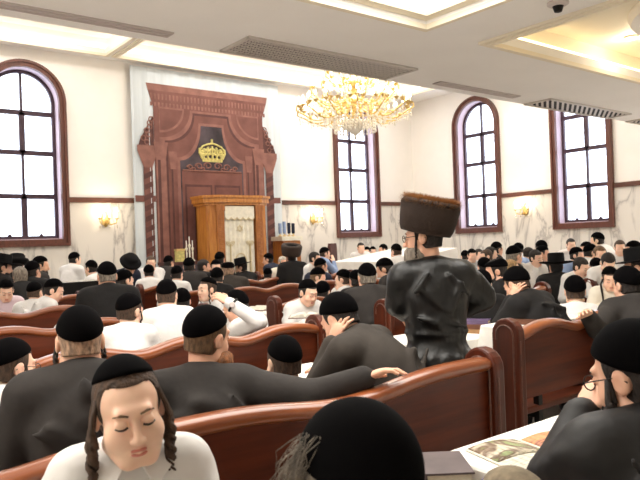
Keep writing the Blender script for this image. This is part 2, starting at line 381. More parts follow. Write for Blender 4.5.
# vents in the low ceiling
def grille(x0, x1, y0, y1, label, pattern):
    r = empty('ceiling_vent', ((x0+x1)/2, (y0+y1)/2, LOW_H)); tag(r, label, 'vent', 'perforated vents in the low ceiling')
    hx, hy = (x1-x0)/2, (y1-y0)/2
    MB().box(-hx, hx, -hy, hy, -.008, -.001).build('backing', grille_dark, r)
    f = MB()
    for s in (-1, 1): f.box(-hx-.02, hx+.02, s*hy-.02, s*hy+.02, -.022, -.001).box(s*hx-.02, s*hx+.02, -hy, hy, -.022, -.001)
    f.build('frame', grille_m, r)
    g = MB()
    if pattern:
        p = .062; nx, ny = int(2*hx/p), int(2*hy/p)
        for i in range(nx+1): g.box(-hx+i*p-.007, -hx+i*p+.007, -hy, hy, -.014, -.008)
        for j in range(ny+1): g.box(-hx, hx, -hy+j*p-.007, -hy+j*p+.007, -.016, -.010)
        for i in range(nx):
            for j in range(ny): g.lathe([(.012, -.008), (.012, -.013)], 6, (-hx+(i+.5)*p, -hy+(j+.5)*p, 0))
    else:
        sh = min(.62, 2*hx*.4); n = int((2*hx+sh)/.13); cl = lambda v: max(-hx, min(hx, v))
        for i in range(n):
            x0_ = -hx-sh+i*.13; m_ = 6
            for j in range(m_):
                ya, yb = -hy+2*hy*j/m_, -hy+2*hy*(j+1)/m_; xa, xb = x0_+sh*j/m_, x0_+sh*(j+1)/m_
                if cl(xa+.06)-cl(xa) > .005 and cl(xb+.06)-cl(xb) > .005: g.prism([(cl(xa), ya), (cl(xa+.06), ya), (cl(xb+.06), yb), (cl(xb), yb)], -.016, -.008, 'xyz')
    g.build('grille', grille_m, r)
grille(3.30, 5.46, 5.10, 5.59, 'long perforated metal vent in the ceiling edge, near the chandelier', True)
grille(8.30, 10.52, 5.25, 5.68-.03, 'slatted metal vent in the ceiling above the two right-hand windows', False)
grille(11.2, 13.2, 5.25, 5.65, 'slatted vent at the far right end of the ceiling edge', False)
def slot(x0, x1, label):
    r = empty('ceiling_slot', ((x0+x1)/2, 5.42, LOW_H)); tag(r, label, 'vent', 'narrow slots in the low ceiling')
    h = (x1-x0)/2
    MB().box(-h, h, -.06, .06, -.006, -.001).build('backing', slot_m, r)
    f = MB()
    for y in (-.062, 0, .062): f.box(-h, h, y-.006, y+.006, -.014, -.001)
    f.box(-h, -h+.015, -.062, .062, -.014, -.001).box(h-.015, h, -.062, .062, -.014, -.001)
    f.build('frame', slot_m, r)
slot(-1.2, 2.68, 'long narrow grey air slot across the top left of the ceiling'); slot(6.16, 7.76, 'short narrow grey air slot in the ceiling right of the chandelier')
r = empty('ceiling_detector', (4.95, 3.03, LOW_H)); tag(r, 'small dark detector on the ceiling between the two light trays', 'detector')
MB().lathe([(.085, -.001), (.085, -.02), (.06, -.035)], 20).build('base', slot_m, r); MB().lathe([(.045, -.035), (.03, -.08), (.012, -.085)], 16).build('cap', black_metal, r)

# ------------------------------------------------------------------ wall lamps
def sconce(x, y, z, nrm, label):
    rz = 0 if nrm == 'y' else -PI/2                 # local -y points into the room
    r = empty('wall_lamp', (x, y, z), rz); r.scale = (1.3, 1.3, 1.4); tag(r, label, 'wall lamp', 'gold wall lamps on the marble')
    MB().lathe([(.01, -.10), (.05, -.06), (.065, 0), (.05, .06), (.01, .12)], 16, (0, -.012, 0), 1, .25).build('back_plate', gold, r)
    for s in (-1, 0, 1):
        a = MB(); d = -.13-.03*(s == 0)
        a.tube([(0, -.02, -.02), (s*.06, -.07, -.07), (s*.12, d, -.05), (s*.13, d, .0)], .009, 6)
        arm = a.build('arm', gold, r, True)
        MB().lathe([(.006, 0), (.03, .012), (.034, .02), (.01, .022)], 12, (s*.13, d, .0)).build('drip_pan', gold, arm)
        MB().lathe([(.011, 0), (.011, .075)], 10, (s*.13, d, .02)).build('candle', cream, arm)
        MB().lathe([(.004, 0), (.017, .02), (.014, .04), (.002, .075)], 10, (s*.13, d, .095)).build('bulb', bulb_m, arm, True)
        MB().ball((s*.13, d, -.10), .014, 6, sz=1.8).build('crystal_drop', crystal, arm)
    l = bpy.data.lights.new('wall lamp glow', 'POINT'); l.energy = 9; l.color = WARM; l.shadow_soft_size = .08
    o = bpy.data.objects.new('wall lamp glow', l); o.location = (0, -.24, .12); o.parent = r; COL.objects.link(o)
sconce(4.87, YF-.03, 2.12, 'y', 'gold candle wall lamp on marble between the arched window and the ark curtain')
sconce(10.03, YF-.03, 2.12, 'y', 'gold candle wall lamp on marble right of the ark curtain')
sconce(XR-.03, 9.37, 2.12, 'x', 'gold candle wall lamp between the two windows of the right wall')

# ------------------------------------------------------------------ chandelier
def chandelier(cx, cy):
    z0 = 3.20
    r = empty('chandelier', (cx, cy, z0)); tag(r, 'large tiered gold chandelier with crystals and candle lamps', 'chandelier')
    MB().lathe([(.004, .0), (.03, .03), (.012, .06), (.05, .10), (.16, .18), (.20, .28), (.17, .32), (.05, .34)], 24).build('crystal_bowl', crystal_w, r, True)
    MB().lathe([(.05, .34), (.09, .38), (.05, .45), (.035, .52), (.10, .58), (.13, .64), (.06, .70), (.04, .80), (.09, .86), (.12, .95), (.05, 1.02), (.035, 1.2), (.07, 1.28), (.03, 1.36), (.015, 1.4), (.015, 2.0), (.10, 2.02), (.12, HIGH_H-z0)], 20).build('stem', gold, r, True)
    tiers = [(14, .93, .58, .45, 0.0), (12, .70, .62, .76, .2), (8, .42, .9, 1.02, .4)]
    for n, R, zi, zo, ph in tiers:
        for k in range(n):
            a = 2*PI*(k+ph)/n; ca, sa = math.cos(a), math.sin(a); P = lambda rr, z: (rr*ca, rr*sa, z)
            pts = []
            for i in range(13):
                t = i/12; rr = .06+(R-.06)*t; z = zi+(zo-zi)*t-.20*R*math.sin(PI*min(1, t*1.05))*(1-.2*t)+.05*math.sin(2*PI*t)
                pts.append(P(rr, z))
            pts += [P(R+.05, zo+.03), P(R+.04, zo+.09), P(R, zo+.10)]
            b = MB().tube(pts, .013, 6)
            sc = [P(R*.62+.06*math.cos(q*.5)*(1-q/16), zi*.4+zo*.6-.10+.06*math.sin(q*.5)*(1-q/16)) for q in range(14)]
            b.tube(sc, .008, 5)
            for q in range(3):                                   # leaf scrolls along the arm
                t = .3+.25*q; rr = R*t
                b.ball(P(rr, pts[int(12*t)][2]+.03), .026, 5, sz=1.4)
            arm = b.build('arm', gold, r, True)
            for d_, rr in ((0, R),) + (((.11, R-.04), (-.11, R-.04)) if R > .8 else ()):
                q = (rr*math.cos(a+d_), rr*math.sin(a+d_), zo+.10)
                MB().lathe([(.008, -.03), (.035, .0), (.045, .012), (.012, .016)], 10, q).build('drip_pan', gold, arm)
                MB().lathe([(.010, .01), (.010, .085)], 8, q).build('candle', cream, arm)
                MB().lathe([(.004, .085), (.018, .105), (.015, .125), (.002, .165)], 8, q).build('bulb', bulb_m, arm, True)
            b = MB()
            for q in range(4): b.ball(P(R, zo+.02-.045*q), .014+.004*(q == 3), 4, sz=1.5)
            b.build('crystal_drop', crystal_w, arm)
            b = MB()
            for q in range(6): b.ball(P(R*(.45+.1*q), pts[int(12*(.45+.1*min(5, q)))][2]-.03-.02*(q % 2)), .016, 4, sz=1.7)
            b.tube([P(R*(.45+.1*q), pts[int(12*(.45+.1*min(5, q)))][2]-.03-.02*(q % 2)) for q in range(6)], .006, 4)
            b.build('crystal_garland', crystal_w, arm)
    for ring, (R, z, n) in enumerate(((.20, .30, 20), (.34, .34, 30), (.50, .46, 34))):
        for k in range(n):
            a = 2*PI*k/n; b = MB()
            for q in range((3, 5, 4)[ring]): b.ball((R*math.cos(a), R*math.sin(a), z-.05*q), .017, 4, sz=1.6)
            b.build('crystal_strand', crystal_w, r)
    for R, z in ((.24, .36), (.38, .34), (.52, .48)): MB().tube([(R*math.cos(2*PI*i/40), R*math.sin(2*PI*i/40), z) for i in range(41)], .01, 6).build('hoop', gold, r)
    for z, p in ((.75, 60), (1.15, 40)):
        l = bpy.data.lights.new('chandelier glow', 'POINT'); l.energy = p; l.color = (1, .93, .82); l.shadow_soft_size = .5
        o = bpy.data.objects.new('chandelier glow', l); o.location = (0, 0, z+.3); o.parent = r; COL.objects.link(o)
chandelier(7.38, 8.3)

# ------------------------------------------------------------------ printed ark curtain on the front wall
BY = 12.86
def cp(x, y):                                              # a point of the curtain's picture, in the curtain's own plane
    p = at_row(x, y, BY); return (float(p[0]), float(p[2]))
bl, br = 5.44, 9.07
cur = empty('ark_curtain', ((bl+br)/2, BY, .25)); tag(cur, 'large hanging curtain printed with a carved mahogany ark and gold crown', 'curtain')
def cput(mb, name, m_, par=None):
    o = cur.location; mb.v = [(v[0]-o[0], v[1]-o[1], v[2]-o[2]) for v in mb.v]; return mb.build(name, m_, par or cur)
b = MB(); n = 60
tp = [(bl+(br-bl)*i/n, BY+.012+.012*math.sin(i*.75)+.006*math.sin(i*1.9)) for i in range(n+1)]
for i in range(n):
    (xa, ya), (xb, yb) = tp[i], tp[i+1]
    b.add([(xa, ya, .25), (xb, yb, .25), (xb, yb, 5.24), (xa, ya, 5.24), (xa, ya+.006, .25), (xb, yb+.006, .25), (xb, yb+.006, 5.24), (xa, ya+.006, 5.24)],
          [(0, 1, 2, 3), (7, 6, 5, 4), (0, 4, 5, 1), (3, 2, 6, 7), (0, 3, 7, 4), (1, 5, 6, 2)])
cput(b, 'fabric', pr_bg)
MB_ = MB
def flat(pts, t0, t1): return MB().prism(pts, BY-t1, BY-t0, 'xzy')
def lay(pts_px, t0, t1): return flat([cp(*p) for p in pts_px], t0, t1)
T = .002
cx_ = (cp(152, 120)[0]+cp(263, 120)[0])/2                   # middle of the printed ark
# cornice, frieze, dentils
xl, xr = cp(145.7, 84)[0], cp(266.5, 98)[0]; zt_ = cp(145.7, 82.5)[1]; xl2, xr2 = cp(153, 106)[0], cp(262, 118)[0]; zc = cp(153, 106)[1]
zb = cp(152.5, 136)[1]
cput(flat([(xl, zt_), (xr, zt_), (xr-.03, zt_-.14), (xl+.03, zt_-.14)], 0, .010), 'printed_cornice', pr_b)
cput(flat([(xl+.03, zt_-.14), (xr-.03, zt_-.14), (xr2, zc), (xl2, zc)], 0, .008), 'printed_frieze', pr_a)
d = MB()
nn = 34
for i in range(nn):
    u = xl+.10+(xr-xl-.2)*i/(nn-1)
    d.prism([(u-.022, zt_-.20), (u+.022, zt_-.20), (u+.015, zt_-.32), (u-.015, zt_-.32)], BY-.012, BY-.008, 'xzy')
    d.prism([(u-.022, zt_-.38), (u+.022, zt_-.38), (u+.022, zt_-.46), (u-.022, zt_-.46)], BY-.012, BY-.008, 'xzy')
cput(d, 'printed_dentils', pr_b)
cput(flat([(xl2, zc), (xr2, zc), (xr2, .3), (xl2, .3)], 0, .005), 'printed_body', pr_a)
# arch zone: recess under a concave double-curved head
def arch_shape(w0, z0_, w1, z1_, hw, n=12):
    L = [(-hw, .3), (-hw, z0_-.03)]+[(-(w0-(w0-w1)*math.sin(PI/2*i/n)), z1_-(z1_-z0_)*math.cos(PI/2*i/n)) for i in range(n+1)]
    return L+[(-x, z) for x, z in reversed(L)]
def fan(pts, t0, t1):
    mb = MB(); n_ = len(pts)//2
    for i in range(n_-1):
        a, b_ = pts[i], pts[i+1]; c_, d_ = pts[-1-i], pts[-2-i]
        mb.prism([(cx_+a[0], a[1]), (cx_+b_[0], b_[1]), (cx_+d_[0], d_[1]), (cx_+c_[0], c_[1])], BY-t1, BY-t0, 'xzy')
    return mb
ZT = 4.34
cput(fan(arch_shape(1.22, 3.82, .50, ZT+.10, 1.22), .005, .0065), 'printed_arch_moulding', pr_b)
cput(fan(arch_shape(1.10, 3.76, .44, ZT+.05, 1.10), .0065, .008), 'printed_arch_band', pr_c)
cput(fan(arch_shape(1.04, 3.72, .40, ZT, 1.04), .008, .009), 'printed_arch_inner_band', pr_a)
cput(fan(arch_shape(.84, 3.42, .31, ZT-.15, .84), .009, .0105), 'printed_arch_lip', pr_b)
cput(fan(arch_shape(.77, 3.36, .26, ZT-.21, .77), .0105, .012), 'printed_recess', pr_d)
for s in (-1, 1):                                          # carved corner panels
    n = 10; cv = [(1.22-.58*math.sin(PI/2*i/n), 4.42-.50*math.cos(PI/2*i/n)) for i in range(n+1)]
    tp_ = [(u, 4.46) for u, z_ in cv]
    q = MB(); q.strip([(cx_+s*u, z_) for u, z_ in tp_], [(cx_+s*u, z_) for u, z_ in cv], BY-.009, BY-.0065, 'xzy'); cput(q, 'printed_corner_panel', pr_b)
    q = MB(); q.strip([(cx_+s*(u*.9+.10), 4.42) for u, z_ in tp_], [(cx_+s*(u*.9+.10), min(4.41, z_+.05)) for u, z_ in cv], BY-.011, BY-.009, 'xzy'); cput(q, 'printed_corner_relief', pr_a)
    for k, (u, w_) in enumerate(((1.20, .13), (.93, .08))):       # engaged columns
        zt2 = 3.60 if k == 0 else 3.42
        cput(flat([(cx_+s*u-w_, .3), (cx_+s*u+w_, .3), (cx_+s*u+w_*.85, zt2-.25), (cx_+s*u-w_*.85, zt2-.25)], .009, .013), 'printed_pilaster', pr_a if k else pr_b)
        cput(flat([(cx_+s*u-w_*.6, .3), (cx_+s*u-w_*.1, .3), (cx_+s*u-w_*.1, zt2-.25), (cx_+s*u-w_*.6, zt2-.25)], .013, .0135), 'printed_flute', pr_c)
        cput(flat([(cx_+s*u-w_*.8, zt2-.25), (cx_+s*u+w_*.8, zt2-.25), (cx_+s*u+w_*1.25, zt2+.12), (cx_+s*u-w_*1.25, zt2+.12)], .009, .015), 'printed_capital', pr_b)
    uo = cx_+s*1.49; zcap = 3.60
    pp = MB(); N_ = 26
    for i in range(0, N_, 2):
        z1 = .3+(zcap-.45-.3)*i/N_; z2 = .3+(zcap-.45-.3)*(i+1)/N_
        pp.prism([(uo-.10, z1), (uo+.10, z1+.09), (uo+.10, z2+.09), (uo-.10, z2)], BY-.010, BY-.004, 'xzy')
    cput(flat([(uo-.10, .3), (uo+.10, .3), (uo+.10, zcap-.4), (uo-.10, zcap-.4)], .002, .004), 'printed_column', pr_a)
    cput(pp, 'printed_column_twist', pr_c)
    cput(flat([(uo-.09, zcap-.42), (uo+.09, zcap-.42), (uo+.22, zcap-.08), (uo+.22, zcap+.04), (uo-.22, zcap+.04), (uo-.22, zcap-.08)], .003, .012), 'printed_capital', pr_b)
    br_ = [(cx_+s*1.34, zcap+.04), (cx_+s*1.68, zcap+.04), (cx_+s*1.64, zcap+.16), (cx_+s*1.54, zcap+.32), (cx_+s*1.44, zcap+.52), (cx_+s*1.34, zcap+.66)]
    cput(MB().prism(br_, BY-.004, BY-.002, 'xzy'), 'printed_bracket', pr_c)
    fr = MB()
    for i in range(7):
        t = i/6; ux = 1.39+.22*(1-t)*(.5+.5*(i % 2)); z_ = zcap+.10+.48*t
        fr.tube([(cx_+s*ux+.05*math.cos(a*.7), BY-.008, z_+.05*math.sin(a*.7)) for a in range(10)], .012, 5)
    cput(fr, 'printed_scrollwork', pr_b)
    cput(flat([(cx_+s*1.34, RAIL_B+.02), (cx_+s*1.78, RAIL_B+.02), (cx_+s*1.78, RAIL_T+.05), (cx_+s*1.34, RAIL_T+.05)], .0005, .002), 'printed_rail', pr_a)
# doors
zd = cp(182, 171)[1]
cput(flat([(cx_-.74, .3), (cx_+.74, .3), (cx_+.74, zd), (cx_-.74, zd)], .012, .014), 'printed_doors', pr_a)
for s in (-1, 1):
    cput(flat([(cx_+s*.03, .45), (cx_+s*.68, .45), (cx_+s*.68, zd-.28), (cx_+s*.03, zd-.28)], .014, .016), 'printed_door_frame', pr_c)
    cput(flat([(cx_+s*.07, .5), (cx_+s*.64, .5), (cx_+s*.64, zd-.33), (cx_+s*.07, zd-.33)], .016, .018), 'printed_door_panel', pr_a)
sc = MB()
for s in (-1, 1):
    for (u, z_, R, n_) in ((.12, .16, .10, 14), (.34, .13, .09, 14), (.55, .09, .07, 14), (.24, .05, .05, 10), (.46, .03, .05, 10)):
        sc.tube([(cx_+s*(u+R*(1-q/20)*math.cos(q*.55)), BY-.016, zd+.02+z_*.7+R*.8*(1-q/20)*math.sin(q*.55)) for q in range(n_)], .016, 5)
    sc.tube([(cx_+s*u, BY-.016, zd+.02) for u in (0, .35, .72)], .016, 5)
cput(sc, 'printed_scrollwork', pr_b)
zk = zd+.22; cr = MB(); K = .60
def ct(pts, r): cr.tube([(cx_+K*u, BY-.018, zk+K*z_) for u, z_ in pts], r*K, 6)
cr.prism([(cx_-K*.40, zk), (cx_+K*.40, zk), (cx_+K*.44, zk+K*.14), (cx_-K*.44, zk+K*.14)], BY-.020, BY-.012, 'xzy')
for u, h, R_ in ((-.38, .36, .10), (-.19, .42, .10), (0, .46, .11), (.19, .42, .10), (.38, .36, .10)):
    ct([(u*.85, .08), (u*1.1, h*.7), (u*.8, h+.12)], .04); ct([(u+R_*math.cos(q*PI/6), h*.82+R_*math.sin(q*PI/6)) for q in range(13)], .034)
    cr.ball((cx_+K*u*.95, BY-.016, zk+K*(h+.07)), .05*K, 6, sy=.3)
ct([(-.48, .44), (-.38, .56), (-.2, .63), (0, .68), (.2, .63), (.38, .56), (.48, .44)], .036)
ct([(0, .64), (0, .82)], .04); ct([(-.46, .28), (.46, .28)], .036); ct([(-.42, .12), (-.52, .32), (-.50, .48)], .04); ct([(.42, .12), (.52, .32), (.50, .48)], .04)
cput(cr, 'printed_crown', pgold)

# ------------------------------------------------------------------ oak ark with white embroidered curtain
A0, A1, AY, AH = 6.64, 8.12, 12.0, 2.57
ark = empty('wooden_ark', ((A0+A1)/2, AY+.3, 0)); tag(ark, 'tall light oak ark cabinet with white embroidered curtain between carved columns', 'ark')
W = (A1-A0)/2; D0, D1 = -.3, .32; ch = .26
MB().prism([(-W, D1), (-W, D0+.14), (-W+ch, D0), (W-ch, D0), (W, D0+.14), (W, D1)], .02, .14, 'xyz').build('plinth', oak2, ark)
bd = MB().box(-W+.03, -W+.07, D0+.16, D1, .14, AH-.2).box(W-.07, W-.03, D0+.16, D1, .14, AH-.2).box(-W+.03, W-.03, D1-.04, D1, .14, AH-.2)
bd.box(-W+.05, -.36, D0+.10, D0+.14, .14, AH-.2).box(.36, W-.05, D0+.10, D0+.14, .14, AH-.2).box(-.36, .36, D0+.08, D0+.13, AH-.34, AH-.2)
bd.build('carcass', oak, ark)
for s in (-1, 1):
    MB().prism([(s*(W-.03), D0+.16), (s*(W-ch+.02), D0+.02), (s*(W-ch-.02), D0+.07), (s*(W-.07), D0+.22)], .14, AH-.2, 'xyz').build('corner_panel', oak, ark)
    MB().box(s*.47-.085, s*.47+.085, D0+.0, D0+.10, .14, AH-.2).build('column', oak2, ark)
    c_ = MB()
    for i in range(22): c_.lathe([(.035, -.008), (.05, 0), (.035, .008)], 8, (s*.47, D0-.002, .3+i*.085), 1, .3)
    c_.build('column_carving', oak2, ark)
    MB().box(s*.47-.10, s*.47+.10, D0-.015, D0+.11, AH-.32, AH-.2).build('capital', oak2, ark)
for k, (g, z0_, z1_) in enumerate(((.02, AH-.20, AH-.15), (.06, AH-.15, AH-.05), (.09, AH-.05, AH))):
    MB().prism([(-W-g, D1), (-W-g, D0+.14-g*.5), (-W+ch-g*.5, D0-g), (W-ch+g*.5, D0-g), (W+g, D0+.14-g*.5), (W+g, D1)], z0_, z1_, 'xyz').build('cornice', oak, ark)
b = MB(); nv = 40; zz = [.2, AH-.22]
for i in range(nv):
    u0, u1 = -.355+.71*i/nv, -.355+.71*(i+1)/nv; f = lambda u: D0+.05+.008*math.sin(u*60)
    b.add([(u0, f(u0), zz[0]), (u1, f(u1), zz[0]), (u1, f(u1), zz[1]), (u0, f(u0), zz[1]), (u0, f(u0)+.01, zz[0]), (u1, f(u1)+.01, zz[0]), (u1, f(u1)+.01, zz[1]), (u0, f(u0)+.01, zz[1])],
          [(0, 1, 2, 3), (7, 6, 5, 4), (0, 4, 5, 1), (3, 2, 6, 7)])
curt = b.build('curtain', white_emb, ark)
em = MB(); yE = D0+.034
for s in (-1, 1):
    em.tube([(s*.24, yE, .9), (s*.24, yE, 1.55)], .016, 6)
    for k in range(4): em.tube([(s*.24+.10*(k/3)*math.cos(PI+PI*q/8), yE, 1.62+.10*(k/3)*math.sin(PI+PI*q/8)) for q in range(9)], .008, 5)
    em.tube([(s*.30, yE, .8), (s*.30, yE, .3)], .012, 5)
for k in range(2):
    em.tube([(.075*math.sin(2*PI*q/3+PI*k), yE, 1.88+.075*math.cos(2*PI*q/3+PI*k)) for q in range(4)], .008, 5)
em.tube([(.13*math.cos(PI*q/12), yE, 1.2+.16*math.sin(PI*q/12)) for q in range(25)], .012, 5)
em.tube([(-.13, yE, 1.2), (-.13, yE, .95), (.13, yE, .95), (.13, yE, 1.2)], .012, 5)
em.build('embroidery', emb_gold, curt)
vl = MB()
for i in range(5):
    u = -.355+.142*i; vl.prism([(u, AH-.22), (u+.142, AH-.22), (u+.142, AH-.46)]+[(u+.142-.142*q/6, AH-.46-.05*math.sin(PI*q/6)) for q in range(1, 6)]+[(u, AH-.46)], D0+.018, D0+.03, 'xzy')
val = vl.build('valance', white_emb, curt)
fr = MB()
for i in range(5):
    u = -.355+.142*i; fr.tube([(u+.142*q/6, D0+.014, AH-.46-.05*math.sin(PI*q/6)) for q in range(7)], .010, 5)
fr.build('fringe', emb_gold, val)

# candle cabinet right of the curtain
p = at_row(289, 245, 12.55); x_ = float(p[0])
r = empty('candle_cabinet', (x_, 12.65, 0)); tag(r, 'small golden oak cabinet with grey panel against marble right of the ark curtain', 'cabinet')
MB().box(-.24, .24, -.2, .2, .0, 1.60).build('body', oak, r); MB().box(-.29, .29, -.25, .22, 1.60, 1.70).build('top', white_emb, r)
f_ = MB()
for s in (-1, 1): f_.box(s*.19-.05, s*.19+.05, -.225, -.2, .2, 1.58)
f_.box(-.14, .14, -.225, -.2, 1.48, 1.58).box(-.14, .14, -.225, -.2, .2, .3).build('door_frame', oak2, r)
MB().box(-.14, .14, -.21, -.2, .3, 1.48).build('door_panel', pr_bg, r)
for k, (dx, h, mm) in enumerate(((-.20, .30, 'glass'), (-.08, .34, 'glass'), (.05, .31, 'dark'), (.17, .30, 'dark'))):
    c_ = empty('candle_holder', (x_+dx, 12.60, 1.70)); tag(c_, ('pale blue glass candle holder on the oak cabinet, %s' % ('outer end' if k == 0 else 'second from the ark curtain')) if mm == 'glass' else 'dark candle on the oak cabinet, %s' % ('inner one' if k == 2 else 'nearest the wall lamp'), 'candle holder', 'candle holders on the oak cabinet')
    MB().lathe([(.045, 0), (.045, .02), (.015, .03), (.015, .06)], 12).build('foot', gold, c_)
    MB().lathe([(.03, .06), (.04, .10), (.04, h), (.036, h)], 12).build('cup', shirt_blue if mm == 'glass' else wool_navy, c_)
# side table with ornaments in front of the ark curtain
p = at_row(182, 256, 12.35); x_ = float(p[0])
r = empty('side_stand', (x_, 12.4, 0)); tag(r, 'dark brown side stand in front of the ark curtain, left of the oak ark', 'stand')
MB().box(-.42, .42, -.2, .2, 1.18, 1.24).build('top', pr_c, r); MB().box(-.38, .38, -.17, .17, .08, 1.18).build('body', pr_d, r); MB().box(-.4, .4, -.18, .18, 0, .08).build('plinth', pr_c, r)
g = empty('gold_box', (float(at_row(179.5, 250, 12.35)[0]), 12.35, 1.24)); tag(g, 'small gold box on the dark side stand', 'box')
MB().box(-.08, .08, -.06, .06, 0, .22).build('body', pgold, g); MB().box(-.09, .09, -.07, .07, .22, .26).build('lid', gold, g)
for k, (px, h) in enumerate(((187, .34), (190, .42), (193, .34))):
    c_ = empty('silver_candlestick', (float(at_row(px, 250, 12.3)[0]), 12.32, 1.24)); tag(c_, ['white candlestick on the dark stand, next to the gold box', 'taller middle white candlestick on the dark stand', 'white candlestick on the dark stand, next to the oak ark'][k], 'candlestick', 'candlesticks on the side stand')
    MB().lathe([(.05, 0), (.045, .02), (.012, .05), (.018, h*.5), (.012, h*.6), (.03, h*.75), (.034, h*.8), (.012, h*.82)], 12).build('stem', crystal if 0 else white_emb, c_, True)
    MB().lathe([(.012, h*.82), (.012, h+.08)], 8).build('candle', cloth_m, c_)
# ------------------------------------------------------------------ benches, tables, books
def bench(x0, x1, Y, label, period=.68, phase=.35, amp=.024, face=1, H=.945, ends=(1, 1), group='long wooden benches in rows'):
    r = empty('bench', ((x0+x1)/2, Y, 0), 0 if face > 0 else PI); tag(r, label, 'bench', group)
    h = (x1-x0)/2; n = max(24, int((x1-x0)/.05))
    us = [-h+2*h*i/n for i in range(n+1)]
    def top(u):
        t = ((u+h-phase)/period) % 1.0; t = min(t, 1-t)*2          # 0 at a crest, 1 at a dip
        return H + amp*math.cos(PI*t**1.3)
    pb = MB(); pb.strip([(u, top(u)-.02) for u in us], [(u, .53) for u in us], -.022, .022, 'xzy')
    pb.build('backrest', bench_m, r)
    rl = MB(); ring = [(-.030, -.035), (-.052, -.012), (-.046, .012), (-.020, .024), (.020, .024), (.046, .012), (.052, -.012), (.030, -.035)]
    v = []; f = []; k = len(ring)
    for u in us:
        for a, b_ in ring: v.append((u, a, top(u)+b_-.01))
    for i in range(n):
        for j in range(k): f.append((i*k+j, (i+1)*k+j, (i+1)*k+(j+1) % k, i*k+(j+1) % k))
    f.append(tuple(range(k))); f.append(tuple(n*k+j for j in reversed(range(k))))
    rl.add(v, f); rl.build('top_rail', rail_lit_m, r, True)
    MB().box(-h+.02, h-.02, .02, .46, .415, .455).build('seat', bench_m, r, bevel=.01)
    m_ = max(1, int(round((x1-x0)/1.3)))
    for i in range(m_+1):
        u = -h+.30+(2*h-.6)*i/m_
        MB().box(u-.02, u+.02, .022, .06, 0, .60).box(u-.02, u+.02, .38, .42, 0, .41).box(u-.015, u+.015, .06, .38, .37, .40).build('leg', black_metal, r)
    for s, on in zip((-1, 1), ends):
        if not on: continue
        T_ = H+.075
        prof = [(-.07, 0), (.46, 0), (.46, .10), (.40, .16), (.42, .55), (.46, .62), (.42, .69), (.30, .68), (.18, .70), (.12, .80)]
        prof += [(.025+.095*math.cos(a), T_-.095+.095*math.sin(a)) for a in [PI*i/10 for i in range(11)]]
        # split in two convex-enough pieces: the post and the armrest panel
        e = MB(); u0, u1 = (h-.035, h+.035) if s > 0 else (-h-.035, -h+.035)
        post = [(-.07, 0), (.12, 0), (.12, T_-.095)]+[(.025+.095*math.cos(PI*i/10), T_-.095+.095*math.sin(PI*i/10)) for i in range(1, 11)]
        e.prism(post, u0, u1, 'yzx'); e.prism([(.12, 0), (.44, 0), (.40, .14), (.40, .56), (.45, .62), (.43, .68), (.36, .70), (.20, .69), (.12, .76)], u0+.006, u1-.006, 'yzx')
        ep = e.build('end_panel', panel_m, r, bevel=.012)
        g = MB()
        for uu in (u0-.001, u1+.001):
            g.tube([(uu, -.035, .12), (uu, -.035, T_-.10)]+[(uu, .025-.06*math.cos(PI*i/8), T_-.10+.06*math.sin(PI*i/8)) for i in range(1, 8)]+[(uu, .085, T_-.13)], .006, 5)
        g.tube([(0.5*(u0+u1)-.018, -.071, .12), (0.5*(u0+u1)-.018, -.071, T_-.13)], .005, 5)
        g.build('end_moulding', trim_wood, ep)
    return r
bench(-1.9, 2.52, 1.97, 'front long bench with wavy back, behind the boy in white facing the camera', 1.3, 2.9, .024, H=.918)
bench(-1.2, 2.82, 3.62, 'second long bench of the aisle block, behind the man with outstretched arm', .68, .35)
bench(-1.2, 2.82, 5.22, 'third bench of the left block, behind the boys in white shirts', .68, .35)
bench(-1.0, 2.82, 6.82, 'fourth bench of the left block, white-shirted boy leaning over it', .68, .35)
bench(-1.0, 2.82, 8.45, 'fifth bench of the left block, in front of the dark crate', .68, .35)
bench(-.6, 2.82, 10.05, 'last bench of the left block below the arched window', .68, .35)
bench(3.33, 6.0, 2.42, 'bench with rounded carved end post and metal legs, right of the aisle', .66, .35)
bench(3.9, 6.2, 4.08, 'bench beyond the books, beside the standing man', .66, .35)
bench(3.62, 6.3, 5.30, 'bench with rounded end post behind the reading boy in white', .7, .4)
bench(3.55, 7.6, 7.40, 'long bench with scalloped back in the middle of the hall', .68, .35)
bench(3.9, 7.9, 9.12, 'long bench below the oak ark, one row from the last', .68, .35)
bench(3.9, 6.6, 10.75, 'rearmost short bench in front of the oak ark', .68, .35)
bench(6.95, 8.3, 10.75, 'short bench left of the ivory reading table, near the oak cabinet', .68, .35)
bench(6.9, 9.6, 3.95, 'bench behind the bending man in the black cap, right side of hall', .68, .35)
bench(7.2, 9.8, 5.65, 'bench under the hand of the leaning man in grey', .68, .35)
bench(10.3, 13.0, 5.0, 'bench near the right wall below the second window', .68, .35)
bench(10.4, 13.0, 7.0, 'bench near the right wall below the wall lamp', .68, .35)
bench(10.6, 13.0, 9.0, 'rearmost bench by the right wall', .68, .35)

